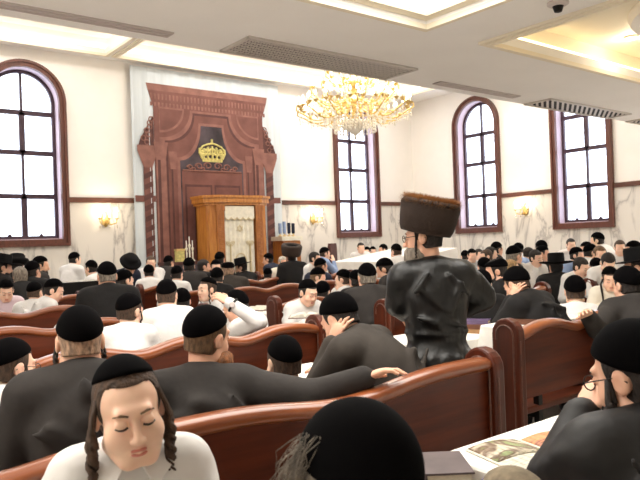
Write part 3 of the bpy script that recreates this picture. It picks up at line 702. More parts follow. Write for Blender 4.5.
def table(x0, x1, y0, y1, label, clabel, h=.75, drop=.22):
    r = empty('table', ((x0+x1)/2, (y0+y1)/2, 0)); tag(r, label, 'table', 'study tables between the benches')
    a, b_ = (x1-x0)/2, (y1-y0)/2
    MB().box(-a, a, -b_, b_, h-.035, h-.004).build('tabletop', panel_m, r)
    for sx in (-1, 1):
        for sy in (-1, 1): MB().box(sx*(a-.08)-.025, sx*(a-.08)+.025, sy*(b_-.08)-.025, sy*(b_-.08)+.025, 0, h-.035).build('leg', black_metal, r)
    c = empty('x', (0, 0, 0)); bpy.data.objects.remove(c)
    mb = MB(); per = []
    nx, ny = max(8, int(a*2/.07)), max(6, int(b_*2/.07)); e = .012
    per += [(-a-e+2*(a+e)*i/nx, -b_-e) for i in range(nx)]+[(a+e, -b_-e+2*(b_+e)*i/ny) for i in range(ny)]+[(a+e-2*(a+e)*i/nx, b_+e) for i in range(nx)]+[(-a-e, b_+e-2*(b_+e)*i/ny) for i in range(ny)]
    n = len(per); v = []
    v += [(p[0]*.99, p[1]*.985, .004) for p in per]; v += [(p[0], p[1], -.004) for p in per]
    for lev in (1, 2, 3):
        for i, p in enumerate(per):
            q = .006*lev*math.sin(i*1.1)+.004*lev*math.sin(i*2.3+1); l_ = math.hypot(*p) or 1
            v.append((p[0]+(q+.006*lev)*(1 if p[0] > 0 else -1)*(abs(p[0]) > a-.01), p[1]+(q+.006*lev)*(1 if p[1] > 0 else -1)*(abs(p[1]) > b_-.01), -drop*lev/3))
    f = [tuple(range(n))]
    for lev in range(4):
        for i in range(n): f.append((lev*n+i, (lev+1)*n+i, (lev+1)*n+(i+1) % n, lev*n+(i+1) % n))
    mb.add(v, f); cl = mb.build('tablecloth', cloth_m); cl.location = ((x0+x1)/2, (y0+y1)/2, h)
    tag(cl, clabel, 'tablecloth', 'white tablecloths')
    return r
table(1.74, 3.2, .92, 1.58, 'table at the lower right beside the man in black', 'white cloth with an illustrated booklet, lower right beside the man in black', drop=.3)
table(.95, 2.55, 2.78, 3.36, 'table in front of the front bench', 'white cloth in front of the men on the front bench')
table(-1.0, 2.75, 4.42, 5.0, 'table in front of the second bench', 'white cloth in front of the boys on the second bench')
table(-1.0, 2.75, 6.02, 6.6, 'table in front of the third bench', 'white cloth with papers behind the third bench, far left')
table(-1.0, 2.75, 7.64, 8.2, 'table in front of the fourth bench', 'white cloth before the fourth bench of the left block')
table(3.5, 5.9, 3.22, 3.80, 'table with stacked books under the bending man', 'white cloth under the stacked books beside the standing man')
table(3.55, 6.1, 6.15, 6.95, 'table with an open book left of the rounded bench end', 'white cloth hanging left of the rounded bench end, open book on it')
table(6.9, 9.6, 4.85, 5.4, 'table by the wide-hatted man', 'white cloth before the wide-hatted man')
table(5.9, 8.6, 3.0, 3.6, 'table before the boy with sidelocks on the right', 'white cloth before the boy with dark sidelocks on the right')
table(10.3, 13.0, 5.8, 6.4, 'table near the right wall, nearer one', 'white cloth on the nearer table by the right wall')
table(10.4, 13.0, 7.9, 8.5, 'table near the right wall below the lamp', 'white cloth on the table below the right wall lamp')
# bimah
BX0, BX1, BY0, BY1, BH = 8.68, 10.3, 8.72, 10.55, 1.12
bm = empty('reading_platform', ((BX0+BX1)/2, (BY0+BY1)/2, 0)); tag(bm, 'big raised reading table under the chandelier, wrapped in white', 'reading table')
a, b_ = (BX1-BX0)/2, (BY1-BY0)/2
MB().box(-a+.05, a-.05, -b_+.05, b_-.05, 0, BH-.04).build('body', panel_m, bm); MB().prism([(-a, BH-.04), (a, BH-.04), (a, BH+.185), (-a, BH-.008)], -b_, b_, 'xzy').build('sloping_top', oak2, bm)
mb = MB(); per = []; e = .015; nx = ny = 30
per = [(-a-e+2*(a+e)*i/nx, -b_-e) for i in range(nx)]+[(a+e, -b_-e+2*(b_+e)*i/ny) for i in range(ny)]+[(a+e-2*(a+e)*i/nx, b_+e) for i in range(nx)]+[(-a-e, b_+e-2*(b_+e)*i/ny) for i in range(ny)]
n = len(per); v = [(p[0]*.99, p[1]*.99, .008) for p in per]+[(p[0], p[1], -.002) for p in per]
for lev in range(1, 5):
    for i, p in enumerate(per):
        q = lev*(.007*math.sin(i*.9)+.005*math.sin(i*2.1)); sx = (abs(p[0]) > a)*(1 if p[0] > 0 else -1); sy = (abs(p[1]) > b_)*(1 if p[1] > 0 else -1)
        v.append((p[0]+(q+.01*lev)*sx, p[1]+(q+.01*lev)*sy, -.88*lev/4))
f = [tuple(range(n))]
for lev in range(5):
    for i in range(n): f.append((lev*n+i, (lev+1)*n+i, (lev+1)*n+(i+1) % n, lev*n+(i+1) % n))
v = [(q[0], q[1], q[2]+(.20*(q[0]+a)/(2*a)*(1 if q[2] > -.1 else .6) if q[2] > -.5 else 0)) for q in v]
cl = mb.add(v, f).build('tablecloth', cloth_m); cl.location = ((BX0+BX1)/2, (BY0+BY1)/2, BH); tag(cl, 'big ivory cloth draped over the sloping reading table under the chandelier', 'tablecloth')

BOOKC = {k: mat('book_'+k, c, .5, noise=.15, nscale=12) for k, c in dict(brown=(112, 66, 42), maroon=(96, 40, 38), navy=(44, 50, 84), black=(34, 30, 32), tan=(170, 128, 84), grey=(92, 78, 78), purple=(112, 92, 128)).items()}
page_m = mat('pages', (232, 222, 200), .85, noise=.08, nscale=60, stretch=(1, 1, 12)); leafm = mat('printed_page', (236, 230, 214), .8, noise=.18, nscale=26, stretch=(1, 5, 1))
def book(x, y, z, rz, w_, d_, h_, c, label, group=None):
    r = empty('book', (x, y, z), rz); tag(r, label, 'book', group)
    t = min(.006, h_*.15)
    MB().box(-w_/2, w_/2, -d_/2, d_/2, 0, t).box(-w_/2, w_/2, -d_/2, d_/2, h_-t, h_).box(-w_/2, -w_/2+t, -d_/2, d_/2, t, h_-t).build('cover', BOOKC[c], r)
    MB().box(-w_/2+t, w_/2-.008, -d_/2+.006, d_/2-.006, t, h_-t).build('pages', page_m, r)
    return r
def open_book(x, y, z, rz, w_, d_, c, label, tilt=0.0):
    r = empty('open_book', (x, y, z), rz); tag(r, label, 'book', 'open books on the tables'); r.rotation_euler = (tilt, 0, rz)
    MB().box(-w_-.01, w_+.01, -d_/2-.01, d_/2+.01, 0, .006).build('cover', BOOKC[c], r)
    for s in (-1, 1):
        pr = [(s*w_*i/8, .007+.028*math.sin(PI*min(1, (i/8)**.6))*(1-.55*i/8)+.004) for i in range(9)]
        mb = MB(); mb.strip(pr, [(p[0], .006) for p in pr], -d_/2, d_/2, 'xzy'); mb.build('pages', leafm, r)
    return r
def on(px, py, h): p = at_height(px, py, h); return float(p[0]), float(p[1])
# lower middle: books on the shelf behind the front bench's back edge
sx, sy = (float(q_) for q_ in at_height(441, 461, .80)[:2])
st = empty('book_stand', (sx, sy, 0)); tag(st, 'small dark wooden stand under the two books at the lower centre', 'stand')
MB().box(-.15, .15, -.13, .13, .66, .70).build('top', panel_m, st); MB().box(-.13, .13, -.11, .11, 0, .03).build('base', panel_m, st); MB().box(-.03, .03, -.03, .03, .03, .66).build('post', panel_m, st)
book(sx, sy, .70, -.5, .16, .22, .05, 'tan', 'lower worn tan book of the pair on the stand')
book(sx+.01, sy, .75, -.65, .15, .21, .045, 'grey', 'greyish-brown closed book lying on another at the lower centre')
# stacked books by the bending man
for k, (px, c, hh, lb) in enumerate(((474, 'tan', .03, 'bottom book of the stack beside the bending man, pale tan'), (477, 'brown', .035, 'middle book of the stack beside the bending man, brown edges'), (478, 'purple', .03, 'top book of the stack beside the bending man, greyish violet'))):
    book(4.25+.02*k, 3.46+.01*k, .755+[0, .03, .065][k], .3+.1*k, .19, .26, hh, c, lb, 'books stacked on the white table')
p = on(587, 316, .95); 
p = at_row(584, 317, 2.52)
# book on the white cloth behind the carved bench
table(3.95, 5.9, 2.60+.22, 3.12, 'narrow table behind the carved bench', 'white cloth right behind the carved bench, brown book on it', h=.86)
book(4.22, 2.92, .866, .35, .20, .27, .04, 'brown', 'brown closed book on the cloth behind the carved bench')
q = on(255, 304, .79); open_book(4.35, 6.62, .757, .3, .20, .30, 'maroon', 'thick open book on the white table left of the rounded bench end')
open_book(1.0, 6.35, .757, .1, .2, .28, 'purple', 'open book with violet cover on the far left table')
SL = math.atan2(.20, BX1-BX0)
def on_slope(px, py):
    h = BH
    for _ in range(12): q = at_height(px, py, h); h = BH+.20*(float(q[0])-BX0)/(BX1-BX0)+.012
    return float(q[0]), float(q[1]), h
q = on_slope(355, 258); o = book(*q, 0, .26, .40, .05, 'navy', 'dark navy book on the ivory reading table'); o.rotation_euler = (0, -SL, 0)
q = on_slope(369, 258); o = open_book(*q, 0, .20, .46, 'tan', 'open cream book on the ivory reading table'); o.rotation_euler = (0, -SL, 0)
book(11.2, 8.2, .757, .4, .3, .4, .06, 'purple', 'violet book lying on the table below the right wall lamp'); book(10.75, 8.2, .757, .2, .3, .35, .05, 'maroon', 'dark red book on the table below the right wall lamp')
book(11.9, 8.25, .757, -.2, .3, .35, .06, 'purple', 'violet book at the far end of the table below the right wall lamp')
open_book(7.0, 3.3, .757, .8, .2, .28, 'brown', 'open book in front of the boy with dark sidelocks')
open_book(8.0, 5.1, .757, .5, .2, .28, 'black', 'open book in front of the wide-hatted man')
open_book(11.1, 6.1, .757, .5, .2, .28, 'brown', 'open book on the nearer table by the right wall')
# illustrated booklet on the near table
ib = empty('illustrated_booklet', (2.02, 1.33, .757), -.25); tag(ib, 'open picture booklet in green, brown and orange on the near white table', 'booklet')
pic1 = voro_mat('picture_green', [(86, 104, 70), (160, 172, 120), (120, 96, 76), (216, 204, 180), (96, 110, 90)], 9); pic2 = voro_mat('picture_orange', [(196, 110, 70), (226, 160, 110), (150, 90, 70), (232, 200, 160)], 10)
pic3 = voro_mat('picture_blue', [(150, 168, 204), (190, 204, 228), (120, 140, 186)], 6)
def page(x0, x1, y0, y1, z, m_, nm):
    mb = MB(); n_ = 8
    for i in range(n_):
        u0, u1 = x0+(x1-x0)*i/n_, x0+(x1-x0)*(i+1)/n_; g = lambda u: z+.012*math.sin(PI*(u-x0)/(x1-x0))
        mb.add([(u0, y0, g(u0)), (u1, y0, g(u1)), (u1, y1, g(u1)), (u0, y1, g(u0)), (u0, y0, g(u0)+.002), (u1, y0, g(u1)+.002), (u1, y1, g(u1)+.002), (u0, y1, g(u0)+.002)], [(3, 2, 1, 0), (4, 5, 6, 7), (0, 1, 5, 4), (2, 3, 7, 6), (1, 2, 6, 5), (3, 0, 4, 7)])
    return mb.build(nm, m_, ib, True)
page(-.23, .0, -.16, .17, .0, leafm, 'page'); page(-.22, -.01, .0, .165, .004, pic1, 'green_picture'); page(0.0, .23, -.17, .16, .0, leafm, 'page'); page(.01, .22, .0, .155, .004, pic2, 'orange_picture'); page(-.05, .22, -.16, -.01, .005, pic3, 'blue_picture')
pn = empty('pencil', (2.23, 1.36, .775), -.6); tag(pn, 'dark pencil lying across the picture booklet', 'pencil')
MB().lathe([(.004, -.08), (.004, .07)], 8).build('shaft', black_metal, pn).rotation_euler = (0, PI/2, 0); MB().lathe([(.004, .07), (.0005, .09)], 8).build('tip', oak, pn).rotation_euler = (0, PI/2, 0)
# dark crate on the far left bench end
cr_ = empty('dark_crate', (2.03, 8.9, 0)); p = at_depth(72, 281, 9.0); cr_.location = (float(p[0]), float(p[1]), .95)
tag(cr_, 'dark crate with pale contents standing on a tall stool, left of the old man', 'crate')
MB().box(-.36, .36, -.2, .2, -.02, .0).box(-.36, .36, -.2, -.18, 0, .16).box(-.36, .36, .18, .2, 0, .16).box(-.36, -.34, -.18, .18, 0, .16).box(.34, .36, -.18, .18, 0, .16).build('box', black_metal, cr_)
g = MB()
for i in range(9):
    for j in range(4): g.ball((-.28+.07*i, -.13+.085*j, .15), .035, 5, sz=.8)
g.build('contents', mat('pale_contents', (186, 180, 172), .6), cr_)
s_ = empty('tall_stool', (cr_.location[0], cr_.location[1], 0)); tag(s_, 'plain dark stool carrying the crate', 'stool')
MB().box(-.3, .3, -.17, .17, .89, .93).build('seat', panel_m, s_)
for sx_ in (-1, 1):
    for sy_ in (-1, 1): MB().box(sx_*.25-.02, sx_*.25+.02, sy_*.13-.02, sy_*.13+.02, 0, .89).build('leg', panel_m, s_)
# high-backed chair behind the reading table
p = at_row(342, 248, 12.0); c_ = empty('armchair', (float(p[0]), 12.0, 0), .6); tag(c_, 'dark brown high-backed chair beyond the reading table', 'chair')
MB().box(-.28, .28, -.27, .25, .40, .48).build('seat', bench_m, c_); MB().prism([(-.29, .48), (.29, .48), (.27, 1.42), (.23, 1.50), (-.23, 1.50), (-.27, 1.42)], .20, .27, 'xzy').build('backrest', pr_c, c_)
for sx_ in (-1, 1):
    MB().box(sx_*.28-.03, sx_*.28+.03, -.25, .2, .66, .70).build('armrest', bench_m, c_)
    for sy_ in (-1, 1): MB().box(sx_*.25-.025, sx_*.25+.025, sy_*.2-.025, sy_*.2+.025, 0, .40).build('leg', bench_m, c_)
# patterned bag on the right
p = at_depth(562, 305, 5.3); bgm = voro_mat('bag_pattern', [(40, 34, 40), (150, 140, 90), (206, 200, 170), (70, 60, 70), (190, 170, 150)], 14)
b_ = empty('patterned_bag', (float(p[0]), float(p[1]), .757)); tag(b_, 'rounded bag in a flowery pattern on the table behind the bending man', 'bag')
b_.location = (4.75, 3.42, .757)
MB().lathe([(.13, 0), (.17, .04), (.165, .14), (.12, .21), (.06, .23)], 20, sx=1.15, sy=.6).build('body', bgm, b_, True)
MB().tube([(.10*math.cos(PI*i/10), 0, .20+.10*math.sin(PI*i/10)) for i in range(11)], .012, 6).build('handle', black_metal, b_, True)
# ------------------------------------------------------------------ bodies: smooth blended solids meshed on an uneven grid
def axis(lo, hi, h, fine):
    pts = [lo]
    while pts[-1] < hi:
        x = pts[-1]; s = h
        for a, b_, hf in fine:
            if a-h*.5 <= x < b_: s = min(s, hf)
        pts.append(x+s)
    return np.array(pts)
class Vol:
    def __init__(s, lo, hi, h, fine=((), (), ())):
        s.ax = [axis(lo[i], hi[i], h, fine[i]) for i in range(3)]
        s.F = np.full([len(a) for a in s.ax], 0.5, dtype=np.float32)
    def apply(s, fn, c, rad, k, op='add'):
        sl = []; g = []
        for i in range(3):
            a = max(0, np.searchsorted(s.ax[i], c[i]-rad)-2); b_ = min(len(s.ax[i]), np.searchsorted(s.ax[i], c[i]+rad)+2)
            if b_ <= a: return
            sl.append(slice(a, b_)); g.append(s.ax[i][a:b_].astype(np.float32))
        X, Y, Z = np.meshgrid(*g, indexing='ij', sparse=True)
        d = fn(X, Y, Z); A = s.F[tuple(sl)]
        if op == 'add':
            h = np.clip(.5+.5*(d-A)/k, 0, 1); s.F[tuple(sl)] = d+(A-d)*h-k*h*(1-h)
        else:
            d = -d; h = np.clip(.5-.5*(d-A)/k, 0, 1); s.F[tuple(sl)] = d+(A-d)*h+k*h*(1-h)
    def cap(s, a, b_, ra, rb, k=.02, op='add'):
        a = np.asarray(a, float); b_ = np.asarray(b_, float); ba = b_-a; L = float(ba@ba)+1e-9
        def fn(X, Y, Z):
            t = np.clip(((X-a[0])*ba[0]+(Y-a[1])*ba[1]+(Z-a[2])*ba[2])/L, 0, 1)
            return np.sqrt((X-a[0]-t*ba[0])**2+(Y-a[1]-t*ba[1])**2+(Z-a[2]-t*ba[2])**2)-(ra+(rb-ra)*t)
        s.apply(fn, (a+b_)/2, math.sqrt(L)/2+max(ra, rb)+k+.01, k, op)
    def ell(s, c, r, R=None, k=.02, op='add'):
        c = np.asarray(c, float); r = np.asarray(r, float); R = np.eye(3) if R is None else R; m_ = float(min(r))
        def fn(X, Y, Z):
            dx, dy, dz = X-c[0], Y-c[1], Z-c[2]
            u = (R[0, 0]*dx+R[1, 0]*dy+R[2, 0]*dz)/r[0]; v = (R[0, 1]*dx+R[1, 1]*dy+R[2, 1]*dz)/r[1]; w_ = (R[0, 2]*dx+R[1, 2]*dy+R[2, 2]*dz)/r[2]
            k0 = np.sqrt(u*u+v*v+w_*w_); k1 = np.sqrt((u/r[0])**2+(v/r[1])**2+(w_/r[2])**2)+1e-6
            return k0*(k0-1)/k1*(k0 > .35)+(k0 <= .35)*(-m_*.6)
        s.apply(fn, c, float(max(r))+k+.01, k, op)
    def mesh(s):
        F = s.F; F[0] = F[-1] = .3; F[:, 0] = F[:, -1] = .3; F[:, :, 0] = F[:, :, -1] = .3
        I = F < 0; nx, ny, nz = F.shape
        cnt = sum(I[i:nx-1+i, j:ny-1+j, k:nz-1+k].astype(np.int8) for i in (0, 1) for j in (0, 1) for k in (0, 1))
        cells = np.argwhere((cnt > 0) & (cnt < 8))
        idx = np.full((nx-1, ny-1, nz-1), -1, np.int64); idx[tuple(cells.T)] = np.arange(len(cells))
        P = np.zeros((len(cells), 3)); N = np.zeros(len(cells))
        for ax_ in range(3):
            o1, o2 = [o for o in range(3) if o != ax_]
            for i in (0, 1):
                for j in (0, 1):
                    a = cells.copy(); a[:, o1] += i; a[:, o2] += j; b_ = a.copy(); b_[:, ax_] += 1
                    fa = F[tuple(a.T)].astype(float); fb = F[tuple(b_.T)].astype(float); mm = (fa < 0) != (fb < 0)
                    t = np.where(mm, fa/(fa-fb+1e-12), 0); q = np.stack([s.ax[d][a[:, d]] for d in range(3)], 1)
                    q[:, ax_] += t*(s.ax[ax_][b_[:, ax_]]-s.ax[ax_][a[:, ax_]])
                    P[mm] += q[mm]; N[mm] += 1
        P /= np.maximum(N, 1)[:, None]
        Q = []
        for ax_ in range(3):
            o1, o2 = ((1, 2), (2, 0), (0, 1))[ax_]
            sl0 = [slice(None)]*3; sl1 = [slice(None)]*3; sl0[ax_] = slice(0, -1); sl1[ax_] = slice(1, None)
            for d in (o1, o2): sl0[d] = slice(1, -1); sl1[d] = slice(1, -1)
            A, B = I[tuple(sl0)], I[tuple(sl1)]
            e = np.argwhere(A != B)
            if not len(e): continue
            st_ = A[tuple(e.T)]; e = e.copy(); e[:, o1] += 1; e[:, o2] += 1
            def c(d1, d2):
                f_ = e.copy(); f_[:, o1] += d1; f_[:, o2] += d2; return idx[tuple(f_.T)]
            q = np.stack([c(-1, -1), c(0, -1), c(0, 0), c(-1, 0)], 1)
            q[~st_] = q[~st_][:, ::-1]; Q.append(q)
        return P, np.concatenate(Q) if Q else np.zeros((0, 4), int)
def mesh_from(name, P, Q, material):
    me = bpy.data.meshes.new(name); n, q = len(P), len(Q)
    me.vertices.add(n); me.vertices.foreach_set('co', np.ascontiguousarray(P, dtype=np.float32).ravel())
    me.loops.add(q*4); me.loops.foreach_set('vertex_index', np.ascontiguousarray(Q, dtype=np.int32).ravel())
    me.polygons.add(q); me.polygons.foreach_set('loop_start', np.arange(0, q*4, 4, dtype=np.int32))
    me.polygons.foreach_set('use_smooth', np.ones(q, bool))
    me.update(calc_edges=True); me.validate()
    me.materials.append(material); return me
def obj_of(name, me, parent=None, mtx=None):
    o = bpy.data.objects.new(name, me); COL.objects.link(o)
    if parent: o.parent = parent
    if mtx is not None: o.matrix_local = mtx
    return o
def rot(yaw, pitch, roll):            # heading clockwise, nod down, tilt to own right (degrees)
    y, p, r = (math.radians(v) for v in (yaw, pitch, roll))
    Rz = np.array([[math.cos(y), math.sin(y), 0], [-math.sin(y), math.cos(y), 0], [0, 0, 1]])
    Rx = np.array([[1, 0, 0], [0, math.cos(p), math.sin(p)], [0, -math.sin(p), math.cos(p)]])
    Ry = np.array([[math.cos(r), 0, math.sin(r)], [0, 1, 0], [-math.sin(r), 0, math.cos(r)]])
    return Rz @ Rx @ Ry
def head(V, c, R, s, kid=False, face=True):
    T = lambda *p: c+R @ (np.array(p)*s)
    E = lambda p, r, k=.012, op='add': V.ell(T(*p), np.array(r)*s, R, k*s, op)
    C = lambda a, b_, ra, rb, k=.008, op='add': V.cap(T(*a), T(*b_), ra*s, rb*s, k*s, op)
    E((0, -.015, .033), (.077, .097, .086)); E((0, .028, -.04), (.061, .066, .075) if not kid else (.059, .063, .068), .03)
    C((-.02, .068, -.094 if not kid else -.085), (.02, .068, -.094 if not kid else -.085), .021 if not kid else .016, .021 if not kid else .016, .03)
    for q in (-1, 1):
        E((q*.037, .056, -.033), (.027, .026, .032) if not kid else (.032, .03, .034), .025)
        C((q*.05, .01, -.07), (q*.025, .06, -.095), .022, .02, .03)
        E((q*.079, -.008, -.004), (.010, .022, .032), .008); E((q*.089, -.002, -.004), (.006, .011, .018), .006, 'sub')
    if face:
        for q in (-1, 1): E((q*.031, .098, .010), (.021, .015, .013), .014, 'sub')
        C((-.034, .082, .034), (.034, .082, .034), .010, .010, .02)
        n_ = 1.0 if not kid else .8
        C((0, .088, .014), (0, .088+.026*n_, -.026), .008, .0115*n_+.001, .012)
        for q in (-1, 1): E((q*.011, .093+.012*n_, -.029), (.0085, .010, .008), .006)
        for q in (-1, 1): E((q*.031, .081, .010), (.0155, .0145, .0125), .003)
        C((-.019, .086, -.060), (0, .0945, -.0565), .0042, .0055, .006); C((.019, .086, -.060), (0, .0945, -.0565), .0042, .0055, .006)
        C((-.016, .086, -.0655), (.016, .086, -.0655), .0055, .0055, .007); C((0, .092, -.068), (0, .092, -.068), .006, .006, .006)
    return T
def hand(V, w_, d, nrm, side, s, curl=35, fing=True):
    d = d/np.linalg.norm(d); nrm = nrm-d*(nrm@d); nrm /= np.linalg.norm(nrm)+1e-9; lat = np.cross(d, nrm)*side   # lat: towards the thumb
    R = np.stack([lat, d, nrm], 1)
    V.ell(w_+d*.045*s, np.array([.041, .055, .017])*s, R, .012*s)
    if not fing: 
        V.ell(w_+d*.11*s+nrm*.01*s, np.array([.036, .045, .012])*s, R, .012*s)
    for i in range(4 if fing else 0):
        L = (.070, .078, .072, .056)[i]*s; b_ = w_+d*(.086, .09, .087, .078)[i]*s+lat*(.030-.020*i)*s
        a1, a2 = math.radians(curl*.6), math.radians(curl*1.5)
        sp = lat*(.12-.08*i)
        d1 = (d+sp)*math.cos(a1)+nrm*math.sin(a1); d2 = (d+sp)*math.cos(a2)+nrm*math.sin(a2)
        m1 = b_+d1*L*.52; V.cap(b_, m1, .0092*s, .0084*s, .005*s); V.cap(m1, m1+d2*L*.5, .0084*s, .0068*s, .003*s)
    t0 = w_+d*.025*s+lat*.030*s; t1 = t0+(d*.6+lat*.75+nrm*.25)*.036*s; t2 = t1+(d*.9+lat*.2+nrm*.3)*.032*s
    V.cap(t0, t1, .012*s, .0100*s, .008*s); V.cap(t1, t2, .0100*s, .0075*s, .004*s)
def ik(sh, tgt, L1, L2, pole):
    d = tgt-sh; L = np.linalg.norm(d); m_ = (L1+L2)*.985
    if L > m_: tgt = sh+d/L*m_; d = tgt-sh; L = m_
    if L < abs(L1-L2)+.03: L = abs(L1-L2)+.03; tgt = sh+d/np.linalg.norm(d)*L; d = tgt-sh
    u = d/L; a = (L1*L1-L2*L2+L*L)/(2*L); h = math.sqrt(max(0, L1*L1-a*a)); p = pole-u*(pole@u); p /= np.linalg.norm(p)+1e-9
    return sh+u*a+p*h, tgt
# head accessories, made once in the head's own frame and shared
CACHE = {}
def accessory(key, fn, material):
    k = (key, material.name)
    if k not in CACHE:
        if key not in CACHE: CACHE[key] = fn()
        P, Q = CACHE[key]; CACHE[k] = mesh_from(key, P, Q, material)
    return CACHE[k]
def grid_field(lo, hi, h):
    ax_ = [np.arange(lo[i], hi[i]+h, h) for i in range(3)]; return ax_, np.meshgrid(*ax_, indexing='ij')
def field_mesh(ax_, F):
    V = Vol.__new__(Vol); V.ax = ax_; V.F = F.astype(np.float32); return V.mesh()
def fell(g, c, r):
    u, v, w_ = (g[0]-c[0])/r[0], (g[1]-c[1])/r[1], (g[2]-c[2])/r[2]
    k0 = np.sqrt(u*u+v*v+w_*w_); k1 = np.sqrt((u/r[0])**2+(v/r[1])**2+(w_/r[2])**2)+1e-6
    return k0*(k0-1)/k1
def smax(a, b_, k=.006): h = np.clip(.5-.5*(b_-a)/k, 0, 1); return b_+(a-b_)*h+k*h*(1-h)
def smin(a, b_, k=.006): h = np.clip(.5+.5*(b_-a)/k, 0, 1); return b_+(a-b_)*h-k*h*(1-h)
def hair_mesh(t, low=-.06, line=.073):
    def f():
        ax_, g = grid_field((-.11, -.14, -.13), (.11, .12, .14), .0055)
        d = smin(fell(g, (0, -.015, .033), (.077+t, .097+t, .086+t)), fell(g, (0, -.03, -.03), (.066+t, .062+t, .075+t)), .02)
        top_ = line-g[2]-.15*np.maximum(0, np.abs(g[0])-.03); sidef = np.maximum(np.maximum(g[1]-.012, low-g[2]), -(np.abs(g[0])-.0)*0-1)
        side2 = np.maximum(np.maximum(np.abs(g[1]-.022)-.012, -.03-g[2]), .045-np.abs(g[0]))
        ear = np.sqrt((g[1]+.008)**2*1.6+(g[2]+.004)**2)-.030
        ear = np.maximum(ear, .06-np.abs(g[0]))
        m_ = np.minimum(np.minimum(top_, np.maximum(sidef, -ear)), side2)
        return field_mesh(ax_, smax(d, m_, .004))
    return f
def skullcap_mesh(t=.0065, front=.086, back=-.004, flat=0.0):
    def f():
        ax_, g = grid_field((-.12, -.15, -.06), (.12, .13, .17), .0055)
        d = fell(g, (0, -.017, .036), (.079+t, .099+t, .088+t+.008))
        if flat: d = smax(d, g[2]-(.128-flat), .02)
        sl = (front-back)/.17; pl = (back+sl*(g[1]+.11))-g[2]
        return field_mesh(ax_, smax(d, pl/math.sqrt(1+sl*sl), .010))
    return f
def beard_mesh(L):
    def f():
        ax_, g = grid_field((-.10, -.04, -.13-L), (.10, .15, .01), .006)
        d = smin(fell(g, (0, .058, -.085-L*.3), (.066, .050, .050+L*.55)), fell(g, (0, .035, -.07), (.072, .058, .052)), .02)
        mouth = fell(g, (0, .11, -.060), (.028, .03, .010)); d = smax(d, -mouth, .006)
        d = smax(d, g[2]+.030+.35*(g[1]-.05), .01)
        d = d+.004*np.sin(g[0]*260)*np.sin(g[2]*60+g[0]*90)
        return field_mesh(ax_, d)
    return f
def lathe_mesh(prof, n=40, c=(0, -.015, 0), sy=1.12):
    def f():
        mb = MB().lathe(prof, n, c, 1, sy); return np.array(mb.v), mb.f
    return f
def poly_acc(key, fn, material, smooth=True):
    k = (key, material.name)
    if k not in CACHE:
        v, f_ = fn(); me = bpy.data.meshes.new(key); me.from_pydata([tuple(p) for p in v], [], f_)
        me.polygons.foreach_set('use_smooth', [smooth]*len(me.polygons)); me.materials.append(material); CACHE[k] = me
    return CACHE[k]
def hm(c, R, s):
    m_ = Matrix.Identity(4)
    for i in range(3):
        for j in range(3): m_[i][j] = float(R[i, j]*s)
        m_[i][3] = float(c[i])
    return m_
HATS = {
 'brim': ([(.10, .052), (.152, .058), (.158, .064), (.152, .068), (.096, .062), (.094, .075), (.088, .16), (.080, .176), (.05, .172), (.002, .170)], None),
 'widebrim': ([(.11, .036), (.19, .05), (.205, .062), (.20, .068), (.106, .056), (.102, .07), (.098, .165), (.090, .178), (.05, .174), (.002, .172)], None),
 'roundhat': ([(.10, .03), (.15, .04), (.165, .07), (.15, .10), (.115, .105), (.112, .15), (.09, .178), (.05, .188), (.002, .190)], None)}
